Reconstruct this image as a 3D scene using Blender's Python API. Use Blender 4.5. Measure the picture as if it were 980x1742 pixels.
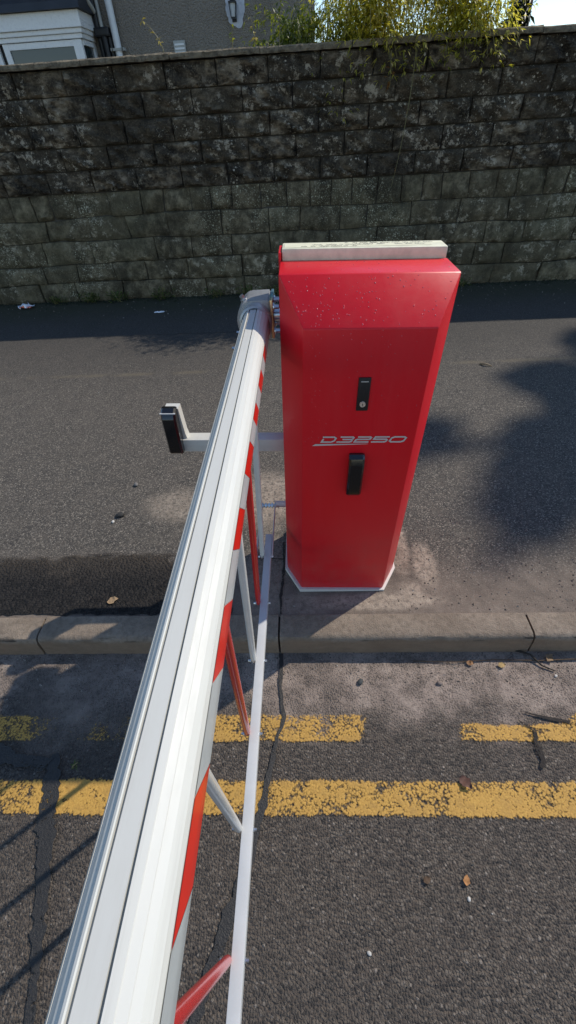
import bpy, bmesh, math, random
from mathutils import Vector, Matrix, noise
R = math.radians
random.seed(7)
scene = bpy.context.scene
for o in list(bpy.data.objects): bpy.data.objects.remove(o, do_unlink=True)
COL = scene.collection

# ------------------------------------------------------------------ camera
cam_d = bpy.data.cameras.new('camera'); cam = bpy.data.objects.new('camera', cam_d); COL.objects.link(cam)
cam_d.sensor_fit = 'VERTICAL'; cam_d.sensor_height = 36.0; cam_d.lens = 36.0*720/1742
cam_d.clip_start = 0.02; cam_d.clip_end = 1500
def _n(v): return Vector(v).normalized()
_down = _n((50, 769, 720)); _l = Vector((-15490, 301, 720)).normalized()
_l = (_l - _down*_l.dot(_down)).normalized()
_X, _Z = -_l, -_down; _Y = _Z.cross(_X)
cam.matrix_world = Matrix(((_X[0], -_X[1], -_X[2], 0.0), (_Y[0], -_Y[1], -_Y[2], 0.0), (_Z[0], -_Z[1], -_Z[2], 1.45), (0, 0, 0, 1)))
scene.camera = cam

# ------------------------------------------------------------------ sky, sun, exposure
SUN_EL, SUN_AZ = R(44), R(55)          # azimuth clockwise from +Y
world = bpy.data.worlds.new('World'); scene.world = world; world.use_nodes = True
wn = world.node_tree.nodes; wl = world.node_tree.links
sky = wn.new('ShaderNodeTexSky'); sky.sky_type = 'NISHITA'; sky.sun_disc = False
sky.sun_elevation = SUN_EL; sky.sun_rotation = SUN_AZ; sky.air_density = 1.0; sky.dust_density = 0.0; sky.ozone_density = 2.0
wl.new(sky.outputs[0], wn['Background'].inputs[0]); wn['Background'].inputs[1].default_value = 0.11
sun_d = bpy.data.lights.new('sun', 'SUN'); sun_d.energy = 2.6; sun_d.angle = R(0.6); sun_d.color = (1.0, 0.93, 0.82)
sun = bpy.data.objects.new('sun', sun_d); COL.objects.link(sun)
S = Vector((math.cos(SUN_EL)*math.sin(SUN_AZ), math.cos(SUN_EL)*math.cos(SUN_AZ), math.sin(SUN_EL)))
sun.rotation_euler = S.to_track_quat('Z', 'Y').to_euler(); sun.location = (6, 4, 12)
vs = scene.view_settings; vs.view_transform = 'Standard'; vs.look = 'None'; vs.gamma = 1.0; vs.use_curve_mapping = False
vs.exposure = 0.68
scene.render.engine = 'CYCLES'

# ------------------------------------------------------------------ helpers
def link(o): COL.objects.link(o); return o
def obj(name, v, f, mat=None, parent=None, smooth=False, angle=None):
    me = bpy.data.meshes.new(name); me.from_pydata([tuple(p) for p in v], [], f); me.update()
    if smooth or angle is not None:
        me.polygons.foreach_set('use_smooth', [True]*len(me.polygons))
        if angle is not None: me.set_sharp_from_angle(angle=R(angle))
    o = bpy.data.objects.new(name, me); link(o)
    if mat: me.materials.append(mat)
    if parent: o.parent = parent
    return o
def empty(name, loc=(0, 0, 0), rot=(0, 0, 0)):
    o = bpy.data.objects.new(name, None); o.empty_display_size = 0.1; link(o); o.location = loc; o.rotation_euler = rot; return o
def tag(o, label=None, cat=None, group=None, kind=None):
    if label: o['label'] = label
    if cat: o['category'] = cat
    if group: o['group'] = group
    if kind: o['kind'] = kind
    return o
class MB:
    def __init__(s): s.v = []; s.f = []
    def add(s, v, f):
        b = len(s.v); s.v += [tuple(p) for p in v]; s.f += [tuple(i+b for i in q) for q in f]; return s
    def box(s, x0, x1, y0, y1, z0, z1, bev=0.0):
        if bev <= 0:
            v = [(x, y, z) for z in (z0, z1) for y in (y0, y1) for x in (x0, x1)]
            return s.add(v, [(0, 2, 3, 1), (4, 5, 7, 6), (0, 1, 5, 4), (1, 3, 7, 5), (3, 2, 6, 7), (2, 0, 4, 6)])
        bm = bmesh.new(); bmesh.ops.create_cube(bm, size=1.0)
        for q in bm.verts: q.co = ((x0+x1)/2+q.co.x*(x1-x0), (y0+y1)/2+q.co.y*(y1-y0), (z0+z1)/2+q.co.z*(z1-z0))
        bmesh.ops.bevel(bm, geom=list(bm.edges), offset=bev, segments=2, affect='EDGES', profile=0.6)
        bm.verts.index_update(); r = s.add([q.co[:] for q in bm.verts], [[q.index for q in fc.verts] for fc in bm.faces]); bm.free(); return r
    def prism(s, pts, y0, y1, axis='y'):
        """closed polygon extruded along an axis; pts in the two other axes"""
        n = len(pts)
        def mk(p, t):
            if axis == 'y': return (p[0], t, p[1])
            if axis == 'x': return (t, p[0], p[1])
            return (p[0], p[1], t)
        v = [mk(p, y0) for p in pts]+[mk(p, y1) for p in pts]
        f = [(i, (i+1) % n, n+(i+1) % n, n+i) for i in range(n)]
        f += [tuple(reversed(range(n))), tuple(range(n, 2*n))]
        return s.add(v, f)
    def tube(s, path, r, n=10, cap=True, flat=None):
        """swept circle; r number or list"""
        P = [Vector(p) for p in path]; m = len(P); rs = r if isinstance(r, (list, tuple)) else [r]*m
        v = []; up = None
        for i, p in enumerate(P):
            t = (P[min(i+1, m-1)]-P[max(i-1, 0)]).normalized()
            if up is None: up = Vector((0, 0, 1)) if abs(t.z) < 0.9 else Vector((1, 0, 0))
            a = t.cross(up).normalized(); b = a.cross(t).normalized(); up = b
            for k in range(n):
                th = 2*math.pi*k/n; v.append(p+(a*math.cos(th)+b*math.sin(th))*rs[i])
        f = [(i*n+k, i*n+(k+1) % n, (i+1)*n+(k+1) % n, (i+1)*n+k) for i in range(m-1) for k in range(n)]
        if cap: f += [tuple(range(n-1, -1, -1)), tuple(range((m-1)*n, m*n))]
        return s.add(v, f)
    def build(s, name, mat=None, parent=None, smooth=False, angle=None): return obj(name, s.v, s.f, mat, parent, smooth, angle)
def fix_normals(o):
    bm = bmesh.new(); bm.from_mesh(o.data); bmesh.ops.recalc_face_normals(bm, faces=bm.faces); bm.to_mesh(o.data); bm.free(); return o

# ------------------------------------------------------------------ material kit
class Mat:
    def __init__(s, name, rough=0.6, metal=0.0, spec=0.5):
        s.m = bpy.data.materials.new(name); s.m.use_nodes = True; s.t = s.m.node_tree; s.N = s.t.nodes; s.L = s.t.links
        s.b = s.N['Principled BSDF']; s.out = s.N['Material Output']
        s.b.inputs['Roughness'].default_value = rough; s.b.inputs['Metallic'].default_value = metal
        s.b.inputs['Specular IOR Level'].default_value = spec
        s._pos = None
    def pos(s, obj_space=False):
        if obj_space: return s.N.new('ShaderNodeTexCoord').outputs['Object']
        if s._pos is None: s._pos = s.N.new('ShaderNodeNewGeometry').outputs['Position']
        return s._pos
    def put(s, sock, val):
        if hasattr(val, 'is_output') or isinstance(val, bpy.types.NodeSocket): s.L.new(val, sock)
        else:
            if sock.type == 'RGBA' and isinstance(val, (tuple, list)) and len(val) == 3: val = (*val, 1)
            sock.default_value = val
    def noise(s, scale, detail=4, rough=0.55, vec=None, dist=0.0, col=False):
        n = s.N.new('ShaderNodeTexNoise'); n.inputs['Scale'].default_value = scale; n.inputs['Detail'].default_value = detail
        n.inputs['Roughness'].default_value = rough; n.inputs['Distortion'].default_value = dist
        s.L.new(vec if vec is not None else s.pos(), n.inputs['Vector']); return n.outputs['Color' if col else 'Fac']
    def voro(s, scale, feat='F1', out='Distance', vec=None, rand=1.0):
        n = s.N.new('ShaderNodeTexVoronoi'); n.feature = feat; n.inputs['Scale'].default_value = scale; n.inputs['Randomness'].default_value = rand
        s.L.new(vec if vec is not None else s.pos(), n.inputs['Vector']); return n.outputs[out]
    def ramp(s, fac, stops, interp='LINEAR'):
        n = s.N.new('ShaderNodeValToRGB'); n.color_ramp.interpolation = interp; e = n.color_ramp.elements
        while len(e) < len(stops): e.new(0.5)
        for k, (p, c) in enumerate(stops):
            e[k].position = p; e[k].color = (c, c, c, 1) if not isinstance(c, (tuple, list)) else (*c[:3], 1)
        s.put(n.inputs[0], fac); return n.outputs[0]
    def step(s, fac, a, b): return s.maprange(fac, a, b, 0, 1)
    def maprange(s, v, a, b, c, d, smooth=True):
        n = s.N.new('ShaderNodeMapRange'); n.interpolation_type = 'SMOOTHSTEP' if smooth else 'LINEAR'
        for i, q in zip((0, 1, 2, 3, 4), (v, a, b, c, d)): s.put(n.inputs[i], q)
        return n.outputs[0]
    def math(s, op, a, b=0.0, clamp=False):
        n = s.N.new('ShaderNodeMath'); n.operation = op; n.use_clamp = clamp; s.put(n.inputs[0], a); s.put(n.inputs[1], b); return n.outputs[0]
    def mul(s, a, b): return s.math('MULTIPLY', a, b)
    def addm(s, a, b): return s.math('ADD', a, b)
    def mix(s, fac, a, b, mode='MIX'):
        n = s.N.new('ShaderNodeMix'); n.data_type = 'RGBA'; n.blend_type = mode
        s.put(n.inputs[0], fac); s.put(n.inputs[6], a); s.put(n.inputs[7], b); return n.outputs[2]
    def xyz(s, vec=None):
        n = s.N.new('ShaderNodeSeparateXYZ'); s.L.new(vec if vec is not None else s.pos(), n.inputs[0]); return n.outputs
    def scaled(s, sc, vec=None, loc=(0, 0, 0), rot=(0, 0, 0)):
        n = s.N.new('ShaderNodeMapping'); s.L.new(vec if vec is not None else s.pos(), n.inputs[0])
        n.inputs['Scale'].default_value = sc; n.inputs['Location'].default_value = loc; n.inputs['Rotation'].default_value = rot; return n.outputs[0]
    def blob(s, cx, cy, rx, ry, warp=0.35, wscale=9.0, soft=0.5):
        """1 inside an uneven patch on the ground round (cx, cy)"""
        x, y, z = s.xyz(); dx = s.math('DIVIDE', s.math('SUBTRACT', x, cx), rx); dy = s.math('DIVIDE', s.math('SUBTRACT', y, cy), ry)
        d = s.math('SQRT', s.addm(s.mul(dx, dx), s.mul(dy, dy)))
        w = s.mul(s.math('SUBTRACT', s.noise(wscale, 5, 0.65), 0.5), warp*4)
        return s.maprange(s.addm(d, w), 1.0-soft/2, 1.0+soft/2, 1, 0)
    def bump(s, h, strength=0.5, dist=0.005, normal=None):
        n = s.N.new('ShaderNodeBump'); n.inputs['Strength'].default_value = strength; n.inputs['Distance'].default_value = dist
        s.L.new(h, n.inputs['Height'])
        if normal is not None: s.L.new(normal, n.inputs['Normal'])
        return n.outputs[0]
    def rnd(s): return s.N.new('ShaderNodeObjectInfo').outputs['Random']
    def tint(s, c, t): return s.mix(1.0, c, t, 'MULTIPLY')
    def base(s, c): s.put(s.b.inputs['Base Color'], c); return s
    def rough(s, r): s.put(s.b.inputs['Roughness'], r); return s
    def normal(s, n): s.L.new(n, s.b.inputs['Normal']); return s

# --- road, pavement, kerb
def mat_road():
    m = Mat('worn_road_asphalt', 0.85, spec=0.35); P = m.pos()
    w = m.N.new('ShaderNodeVectorMath'); w.operation = 'ADD'; m.L.new(P, w.inputs[0])
    wc = m.N.new('ShaderNodeVectorMath'); wc.operation = 'SCALE'; m.L.new(m.noise(90, 2, col=True), wc.inputs[0]); wc.inputs['Scale'].default_value = 0.006
    m.L.new(wc.outputs[0], w.inputs[1]); V = w.outputs[0]
    d1 = m.voro(150, vec=V); c1 = m.voro(150, out='Color', vec=V); d2 = m.voro(290, vec=V)
    big = m.noise(2.3, 5, 0.6); mid = m.noise(14, 5, 0.65); fine = m.noise(420, 3)
    stone = m.ramp(m.xyz(c1)[0], [(0.0, (0.017, 0.017, 0.018)), (0.4, (0.042, 0.040, 0.038)), (0.75, (0.098, 0.088, 0.076)), (0.97, (0.13, 0.119, 0.105)), (1.0, (0.22, 0.205, 0.185))])
    gap = m.step(d1, 0.35, 0.7)
    dust = m.mix(big, (0.070, 0.059, 0.050), (0.105, 0.090, 0.076))
    col = m.mix(m.mul(gap, 0.75), stone, dust)
    col = m.mix(m.maprange(mid, 0.42, 0.75, 0.0, 0.4), col, dust)
    y = m.xyz()[1]
    yn = m.addm(y, m.mul(m.math('SUBTRACT', m.noise(3.2, 6, 0.65), 0.5), 0.75))
    gut = m.maprange(yn, 0.50, 0.72, 0.0, 1.0)
    silt = m.ramp(m.noise(7, 7, 0.7), [(0.28, (0.095, 0.082, 0.074)), (0.5, (0.235, 0.202, 0.180)), (0.72, (0.38, 0.335, 0.30))])
    silt = m.mix(m.maprange(m.noise(60, 5, 0.7), 0.5, 0.72, 0, 0.6), silt, (0.055, 0.047, 0.042))
    gmask = m.mul(gut, m.maprange(m.addm(d1, m.mul(m.math('SUBTRACT', mid, 0.5), 1.2)), 0.15, 0.5, 0.55, 1.0))
    col = m.mix(gmask, col, silt)
    dark_blot = m.blob(-0.78, 0.62, 0.33, 0.24, 0.3, 5, 0.7)  # uneven darker patch on the road at the left
    col = m.mix(m.mul(dark_blot, 0.3), col, (0.055, 0.046, 0.040))
    m.base(m.tint(m.mix(m.maprange(m.noise(0.9, 3), 0.35, 0.7, 0.0, 0.3), col, (0.04, 0.037, 0.035)), (1.32, 1.21, 1.11)))
    h = m.addm(m.mul(m.math('SUBTRACT', 1.0, m.math('POWER', d1, 1.6)), m.maprange(gmask, 0, 1, 1.0, 0.22)), m.mul(m.math('SUBTRACT', 1.0, d2), m.maprange(gmask, 0, 1, 0.30, 0.2)))
    h = m.addm(h, m.mul(mid, 0.8)); h = m.addm(h, m.mul(m.noise(210, 3, 0.6), 0.8)); h = m.addm(h, m.mul(fine, 0.14))
    m.normal(m.bump(h, 1.0, 0.0062)); m.rough(m.maprange(fine, 0.3, 0.7, 0.68, 0.95)); return m.m
def mat_pavement():
    m = Mat('fine_pavement_asphalt', 0.9, spec=0.3)
    d1 = m.voro(215); c1 = m.voro(215, out='Color'); d2 = m.voro(420)
    big = m.noise(1.3, 6, 0.62); mid = m.noise(9, 6, 0.7); fine = m.noise(500, 2)
    g = m.ramp(m.xyz(c1)[0], [(0.0, (0.022, 0.022, 0.023)), (0.5, (0.055, 0.052, 0.048)), (0.85, (0.105, 0.097, 0.086)), (1.0, (0.24, 0.22, 0.19))])
    col = m.mix(m.maprange(mid, 0.3, 0.75, 0.0, 0.5), g, m.mix(big, (0.062, 0.056, 0.050), (0.125, 0.112, 0.096)))
    x, y, z = m.xyz()
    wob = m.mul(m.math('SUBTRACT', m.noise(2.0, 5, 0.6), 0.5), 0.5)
    # older, smoother strip by the wall with shade painted in, edged by a worn joint
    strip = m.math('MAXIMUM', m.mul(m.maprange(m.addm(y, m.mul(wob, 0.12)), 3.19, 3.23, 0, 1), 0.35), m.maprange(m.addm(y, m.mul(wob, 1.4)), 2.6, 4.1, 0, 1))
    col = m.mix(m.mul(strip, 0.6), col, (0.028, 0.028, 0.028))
    ye = m.math('ABSOLUTE', m.math('SUBTRACT', m.addm(y, m.mul(wob, 0.12)), 3.2))
    col = m.mix(m.mul(m.maprange(ye, 0.0, 0.05, 1, 0), m.maprange(m.noise(4, 4), 0.4, 0.6, 0.0, 0.55)), col, (0.115, 0.10, 0.074))
    ye2 = m.math('ABSOLUTE', m.math('SUBTRACT', m.addm(y, m.mul(wob, 0.1)), 4.03))
    col = m.mix(m.maprange(ye2, 0.0, 0.02, 0.6, 0), col, (0.02, 0.02, 0.019))
    # moss and wet dirt at the wall foot
    mo = m.maprange(m.addm(y, m.mul(wob, 1.3)), 4.25, 5.05, 0, 1)
    col = m.mix(m.mul(mo, 0.8), col, m.mix(m.noise(6, 6, 0.7), (0.018, 0.020, 0.016), (0.045, 0.052, 0.024)))
    # silt along the back of the kerb, cement spilt round the cabinet, dusty marks
    si = m.maprange(m.addm(y, m.mul(wob, 0.5)), 1.02, 1.34, 1, 0)
    silt = m.ramp(m.noise(10, 7, 0.7), [(0.25, (0.075, 0.063, 0.055)), (0.55, (0.15, 0.125, 0.105)), (0.8, (0.21, 0.18, 0.155))])
    col = m.mix(m.mul(si, 0.8), col, silt)
    cem = m.ramp(m.noise(24, 6, 0.7), [(0.25, (0.16, 0.135, 0.11)), (0.6, (0.30, 0.26, 0.215)), (0.85, (0.40, 0.36, 0.31))])
    speck = m.maprange(m.noise(55, 4, 0.7), 0.36, 0.55, 0.15, 1)
    for a in ((0.40, 1.33, 0.045, 0.19, 0.14, 14, 0.6, 1.0), (0.50, 1.20, 0.05, 0.12, 0.16, 16, 0.7, 0.8), (0.28, 1.01, 0.24, 0.040, 0.16, 14, 0.7, 0.95), (0.42, 1.06, 0.05, 0.05, 0.2, 18, 0.6, 0.7), (-0.02, 1.0, 0.12, 0.05, 0.14, 10, 0.7, 0.45),
              (-0.20, 1.66, 0.15, 0.20, 0.2, 9, 0.8, 0.8), (-0.66, 1.62, 0.17, 0.12, 0.22, 8, 0.9, 0.6), (-0.19, 1.18, 0.09, 0.26, 0.15, 7, 0.5, 0.4)):
        col = m.mix(m.mul(m.mul(m.blob(*a[:7]), a[7]), speck), col, cem)
    dirt = m.blob(0.36, 1.22, 0.09, 0.12, 0.2, 12, 0.9)
    col = m.mix(m.mul(dirt, 0.4), col, (0.045, 0.037, 0.032))
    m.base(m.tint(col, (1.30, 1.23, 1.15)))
    sm = m.maprange(m.addm(strip, si), 0, 1, 1.0, 0.55)
    h = m.addm(m.mul(m.math('SUBTRACT', 1.0, d1), sm), m.mul(m.math('SUBTRACT', 1.0, d2), 0.5)); h = m.addm(h, m.mul(mid, 0.7))
    m.normal(m.bump(h, 0.9, 0.0024)); return m.m
def mat_patch():
    m = Mat('black_patch_asphalt', 0.85, spec=0.15)
    d1 = m.voro(95); d2 = m.voro(210); c = m.voro(95, out='Color')
    col = m.mix(m.xyz(c)[1], (0.010, 0.0105, 0.012), (0.030, 0.029, 0.029))
    dust = m.noise(5, 6, 0.7)
    y = m.xyz()[1]
    dd = m.addm(m.maprange(dust, 0.5, 0.75, 0, 0.45), m.maprange(m.addm(y, m.mul(dust, 0.14)), 1.16, 1.40, 0, 0.6))
    col = m.mix(m.math('MINIMUM', m.mul(dd, m.maprange(d1, 0.1, 0.6, 0.45, 1)), 1.0), col, (0.088, 0.077, 0.065))
    m.base(m.tint(col, (1.0, 0.93, 0.85))); h = m.addm(m.math('SUBTRACT', 1.0, m.math('POWER', d1, 1.6)), m.mul(d2, -0.35))
    m.normal(m.bump(h, 1.0, 0.007))
    a = m.maprange(m.addm(m.addm(y, m.mul(m.math('SUBTRACT', m.noise(3.5, 5, 0.65), 0.5), 0.42)), m.mul(m.math('SUBTRACT', d1, 0.4), 0.06)), 1.20, 1.32, 1, 0)
    tr = m.N.new('ShaderNodeBsdfTransparent'); mx = m.N.new('ShaderNodeMixShader')
    m.L.new(a, mx.inputs[0]); m.L.new(tr.outputs[0], mx.inputs[1]); m.L.new(m.b.outputs[0], mx.inputs[2]); m.L.new(mx.outputs[0], m.out.inputs[0]); return m.m
def mat_kerb():
    m = Mat('weathered_concrete', 0.9, spec=0.3)
    a = m.noise(6, 7, 0.7); b = m.noise(45, 5, 0.7); v = m.voro(260)
    col = m.ramp(a, [(0.25, (0.13, 0.108, 0.09)), (0.5, (0.21, 0.178, 0.15)), (0.8, (0.30, 0.262, 0.225))])
    col = m.mix(m.maprange(b, 0.42, 0.7, 0, 0.55), col, (0.095, 0.08, 0.066))
    z = m.xyz()[2]
    face = m.maprange(m.addm(z, m.mul(m.math('SUBTRACT', a, 0.5), 0.05)), -0.032, -0.008, 1, 0)
    col = m.mix(m.mul(face, 0.78), col, m.mix(m.noise(16, 5, 0.7, vec=m.scaled((1, 1, 3))), (0.10, 0.068, 0.047), (0.27, 0.195, 0.14)))
    scuff = m.mul(m.maprange(m.noise(7, 4, 0.6, vec=m.scaled((1, 1, 6))), 0.56, 0.64, 0, 1), m.maprange(m.math('ABSOLUTE', m.addm(z, 0.014)), 0.004, 0.016, 1, 0))
    col = m.mix(m.mul(scuff, 0.8), col, (0.02, 0.018, 0.017))
    col = m.mix(m.mul(m.rnd(), 0.2), col, (0.10, 0.09, 0.08))
    m.base(m.tint(col, (1.22, 1.13, 1.0))); m.normal(m.bump(m.addm(m.mul(b, 1.0), m.mul(v, 0.35)), 0.8, 0.006)); return m.m
def mat_yellow(name, cover):
    m = Mat(name, 0.75, spec=0.35)
    d1 = m.voro(135); mid = m.noise(16, 6, 0.7); fine = m.noise(190, 5, 0.78); big = m.noise(4.0, 5, 0.65)
    col = m.ramp(fine, [(0.25, (0.32, 0.18, 0.05)), (0.5, (0.53, 0.30, 0.065)), (0.75, (0.63, 0.39, 0.10))])
    col = m.mix(m.maprange(mid, 0.45, 0.8, 0, 0.6), col, (0.22, 0.135, 0.05))
    m.base(col)
    w = m.addm(m.mul(m.math('SUBTRACT', fine, 0.5), 1.25), m.mul(m.math('SUBTRACT', mid, 0.5), 1.5))
    w = m.addm(w, m.mul(m.math('SUBTRACT', 0.5, d1), 0.7))
    uv = m.N.new('ShaderNodeAttribute'); uv.attribute_name = 'edge'
    w = m.addm(w, m.maprange(uv.outputs['Fac'], 0.0, 0.16, -0.8, 0.0)); w = m.addm(w, cover)
    if cover < 0.2:
        for (cx, cy, rx, ry, wt) in ((0.33, 0.555, 0.145, 0.12, 1.5), (-0.80, 0.56, 0.17, 0.13, 0.5), (0.66, 0.60, 0.2, 0.025, 1.4)):
            w = m.addm(w, m.mul(m.blob(cx, cy, rx, ry, 0.22, 11, 0.7), -wt))
    w = m.addm(w, m.mul(m.math('SUBTRACT', big, 0.5), 1.1))
    a = m.mul(m.maprange(w, -0.24, 0.26, 0, 1), 0.92)
    tr = m.N.new('ShaderNodeBsdfTransparent'); mx = m.N.new('ShaderNodeMixShader')
    m.L.new(a, mx.inputs[0]); m.L.new(tr.outputs[0], mx.inputs[1]); m.L.new(m.b.outputs[0], mx.inputs[2]); m.L.new(mx.outputs[0], m.out.inputs[0])
    m.normal(m.bump(m.addm(m.math('SUBTRACT', 1.0, m.math('POWER', d1, 1.6)), m.mul(fine, 0.4)), 0.35, 0.0030)); return m.m
def mat_simple(name, col, rough=0.6, metal=0.0, spec=0.5, var=0.0, vscale=20, bump=0.0, bscale=80, bdist=0.002, coat=0.0):
    m = Mat(name, rough, metal, spec)
    if var > 0: m.base(m.mix(m.maprange(m.noise(vscale, 5, 0.65), 0.3, 0.75, 0, 1), col, tuple(c*(1-var) for c in col)))
    else: m.base(col)
    if bump > 0: m.normal(m.bump(m.noise(bscale, 4, 0.6), bump, bdist))
    if coat > 0: m.b.inputs['Coat Weight'].default_value = coat; m.b.inputs['Coat Roughness'].default_value = 0.12
    return m.m
# --- wall
def mat_wall(name, lower):
    m = Mat(name, 0.95, spec=0.2)
    big = m.noise(1.0, 5, 0.6); mid = m.noise(8.5, 8, 0.75); fine = m.noise(75, 5, 0.72)
    dia = m.noise(7.0, 6, 0.7, vec=m.scaled((1.0, 1, 2.4), rot=(0, R(26), 0)), dist=0.35)
    strk = m.noise(2.4, 5, 0.62, vec=m.scaled((1.3, 1, 0.55), loc=(3, 0, 1)))
    if lower:
        col = m.ramp(mid, [(0.32, (0.030, 0.026, 0.019)), (0.48, (0.12, 0.103, 0.072)), (0.66, (0.34, 0.295, 0.21))])
        col = m.mix(m.maprange(big, 0.40, 0.62, 0.0, 0.6), col, m.mix(mid, (0.045, 0.044, 0.028), (0.22, 0.205, 0.14)))
        col = m.mix(m.maprange(strk, 0.50, 0.66, 0.0, 0.75), col, (0.03, 0.027, 0.021))
    else:
        col = m.ramp(m.addm(m.mul(dia, 0.65), m.mul(mid, 0.35)), [(0.39, (0.016, 0.0135, 0.011)), (0.48, (0.075, 0.062, 0.046)), (0.55, (0.22, 0.185, 0.135)), (0.66, (0.48, 0.42, 0.32))])
        col = m.mix(m.maprange(strk, 0.40, 0.56, 0.0, 0.86), col, m.mix(m.step(mid, 0.35, 0.68), (0.010, 0.0088, 0.0078), (0.085, 0.076, 0.062)))
    col = m.mix(m.mul(m.rnd(), 0.5), col, (0.075, 0.062, 0.043))
    col = m.mix(m.maprange(fine, 0.5, 0.72, 0, 0.5), col, (0.27, 0.235, 0.165) if not lower else (0.22, 0.20, 0.135))
    # lichen: pale crusts, gathered in colonies
    cl = m.maprange(m.noise(1.7, 4, 0.6), 0.46, 0.60, 0, 1); cl2 = m.maprange(m.noise(4.5, 5, 0.7, vec=m.scaled((1, 1, 1), loc=(9, 3, 5))), 0.44, 0.60, 0, 1)
    sp = m.maprange(m.addm(m.voro(20), m.mul(m.noise(90, 4, 0.7), 0.45)), 0.34, 0.44, 1, 0); sp2 = m.maprange(m.addm(m.voro(62), m.mul(m.noise(240, 3), 0.3)), 0.40, 0.54, 1, 0)
    cl3 = m.maprange(m.noise(19, 5, 0.75), 0.5, 0.62, 0, 1)
    lich = m.math('MAXIMUM', m.mul(sp, m.mul(cl, cl2)), m.mul(sp2, m.mul(m.mul(cl, cl2), cl3)))
    if lower: lich = m.math('MAXIMUM', lich, m.mul(m.mul(sp2, cl), m.maprange(cl3, 0, 1, 0.32, 0.95)))
    crust = m.mul(m.maprange(m.noise(13, 7, 0.8), 0.54, 0.60, 0, 1), m.maprange(m.noise(1.5, 4, vec=m.scaled((1, 1, 1), loc=(2, 7, 1))), 0.44, 0.56, 0, 0.9 if not lower else 0.7))
    col = m.mix(crust, col, (0.46, 0.42, 0.34))
    col = m.mix(m.mul(lich, 0.9), col, (0.68, 0.64, 0.54) if not lower else (0.60, 0.60, 0.48))
    m.base(m.tint(col, (1.08, 1.03, 0.90) if lower else (1.0, 0.93, 0.84)))
    if lower: h = m.addm(m.mul(mid, 1.0), m.mul(fine, 0.5)); m.normal(m.bump(h, 1.0, 0.022))
    else: h = m.addm(m.mul(dia, 1.3), m.mul(fine, 0.2)); m.normal(m.bump(h, 1.0, 0.03))
    return m.m
def mat_pebbledash():
    m = Mat('grey_pebbledash_render', 0.95, spec=0.2)
    big = m.noise(0.9, 5, 0.6, vec=m.scaled((1, 1, 0.5))); v = m.voro(60); f = m.noise(60, 4, 0.7)
    col = m.mix(big, (0.22, 0.197, 0.17), (0.34, 0.308, 0.27)); col = m.mix(m.maprange(f, 0.42, 0.7, 0, 0.6), col, (0.46, 0.41, 0.34))
    col = m.mix(m.maprange(m.noise(2.6, 5, vec=m.scaled((1, 1, 0.25))), 0.48, 0.72, 0, 0.5), col, (0.17, 0.145, 0.11))
    m.base(m.tint(col, (1.0, 0.95, 0.88))); m.normal(m.bump(m.addm(v, f), 0.9, 0.02)); return m.m
def mat_leaf(name, cols, trans=0.45, rough=0.45):
    m = Mat(name, rough, spec=0.4)
    at = m.N.new('ShaderNodeAttribute'); at.attribute_name = 'tint'
    col = m.ramp(at.outputs['Fac'], [(i/(len(cols)-1), c) for i, c in enumerate(cols)])
    m.base(col)
    t = m.N.new('ShaderNodeBsdfTranslucent'); m.L.new(m.mix(1.0, col, (1.25, 1.25, 0.6), 'MULTIPLY'), t.inputs[0])
    mx = m.N.new('ShaderNodeMixShader'); mx.inputs[0].default_value = trans
    m.L.new(m.b.outputs[0], mx.inputs[1]); m.L.new(t.outputs[0], mx.inputs[2]); m.L.new(mx.outputs[0], m.out.inputs[0]); return m.m
# --- barrier
def mat_red(name='red_powder_coat'):
    m = Mat(name, 0.42, spec=0.32); P = m.pos(True)
    dust = m.addm(m.mul(m.noise(3.0, 5, 0.6, vec=m.scaled((3, 3, 0.7), P)), 0.6), m.mul(m.noise(16, 5, 0.7, vec=m.scaled((3.2, 3.2, 0.22), P)), 0.4)); fine = m.noise(160, 3, vec=P)
    x, y, z = m.xyz(P)
    low = m.mul(m.maprange(z, 0.0, 0.5, 0.55, 0.0), m.maprange(m.noise(9, 5, 0.7, vec=P), 0.35, 0.7, 0.2, 1))
    col = m.mix(m.maprange(dust, 0.4, 0.75, 0.0, 0.22), (0.70, 0.006, 0.015), (0.60, 0.050, 0.050))
    col = m.mix(m.mul(low, 0.6), col, (0.36, 0.13, 0.10))
    m.base(col); m.rough(m.maprange(dust, 0.3, 0.7, 0.34, 0.5)); m.normal(m.bump(fine, 0.12, 0.0006)); m.b.inputs['Coat Weight'].default_value = 0.12; m.b.inputs['Coat Roughness'].default_value = 0.25
    return m.m
def mat_white(name='white_powder_coat', col=(0.58, 0.57, 0.52), rough=0.42):
    m = Mat(name, rough, spec=0.5); d = m.noise(6, 6, 0.7, vec=m.scaled((4, 0.8, 4))); f = m.noise(38, 5, 0.7)
    c = m.mix(m.maprange(d, 0.45, 0.8, 0, 0.3), col, (0.44, 0.42, 0.37)); c = m.mix(m.maprange(m.noise(9, 5, 0.7, vec=m.scaled((14, 0.5, 14))), 0.5, 0.75, 0, 0.28), c, (0.40, 0.385, 0.35)); c = m.mix(m.maprange(f, 0.64, 0.8, 0, 0.3), c, (0.48, 0.45, 0.39)); m.base(c); m.rough(m.maprange(d, 0.3, 0.7, rough-0.08, rough+0.12)); return m.m

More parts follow.
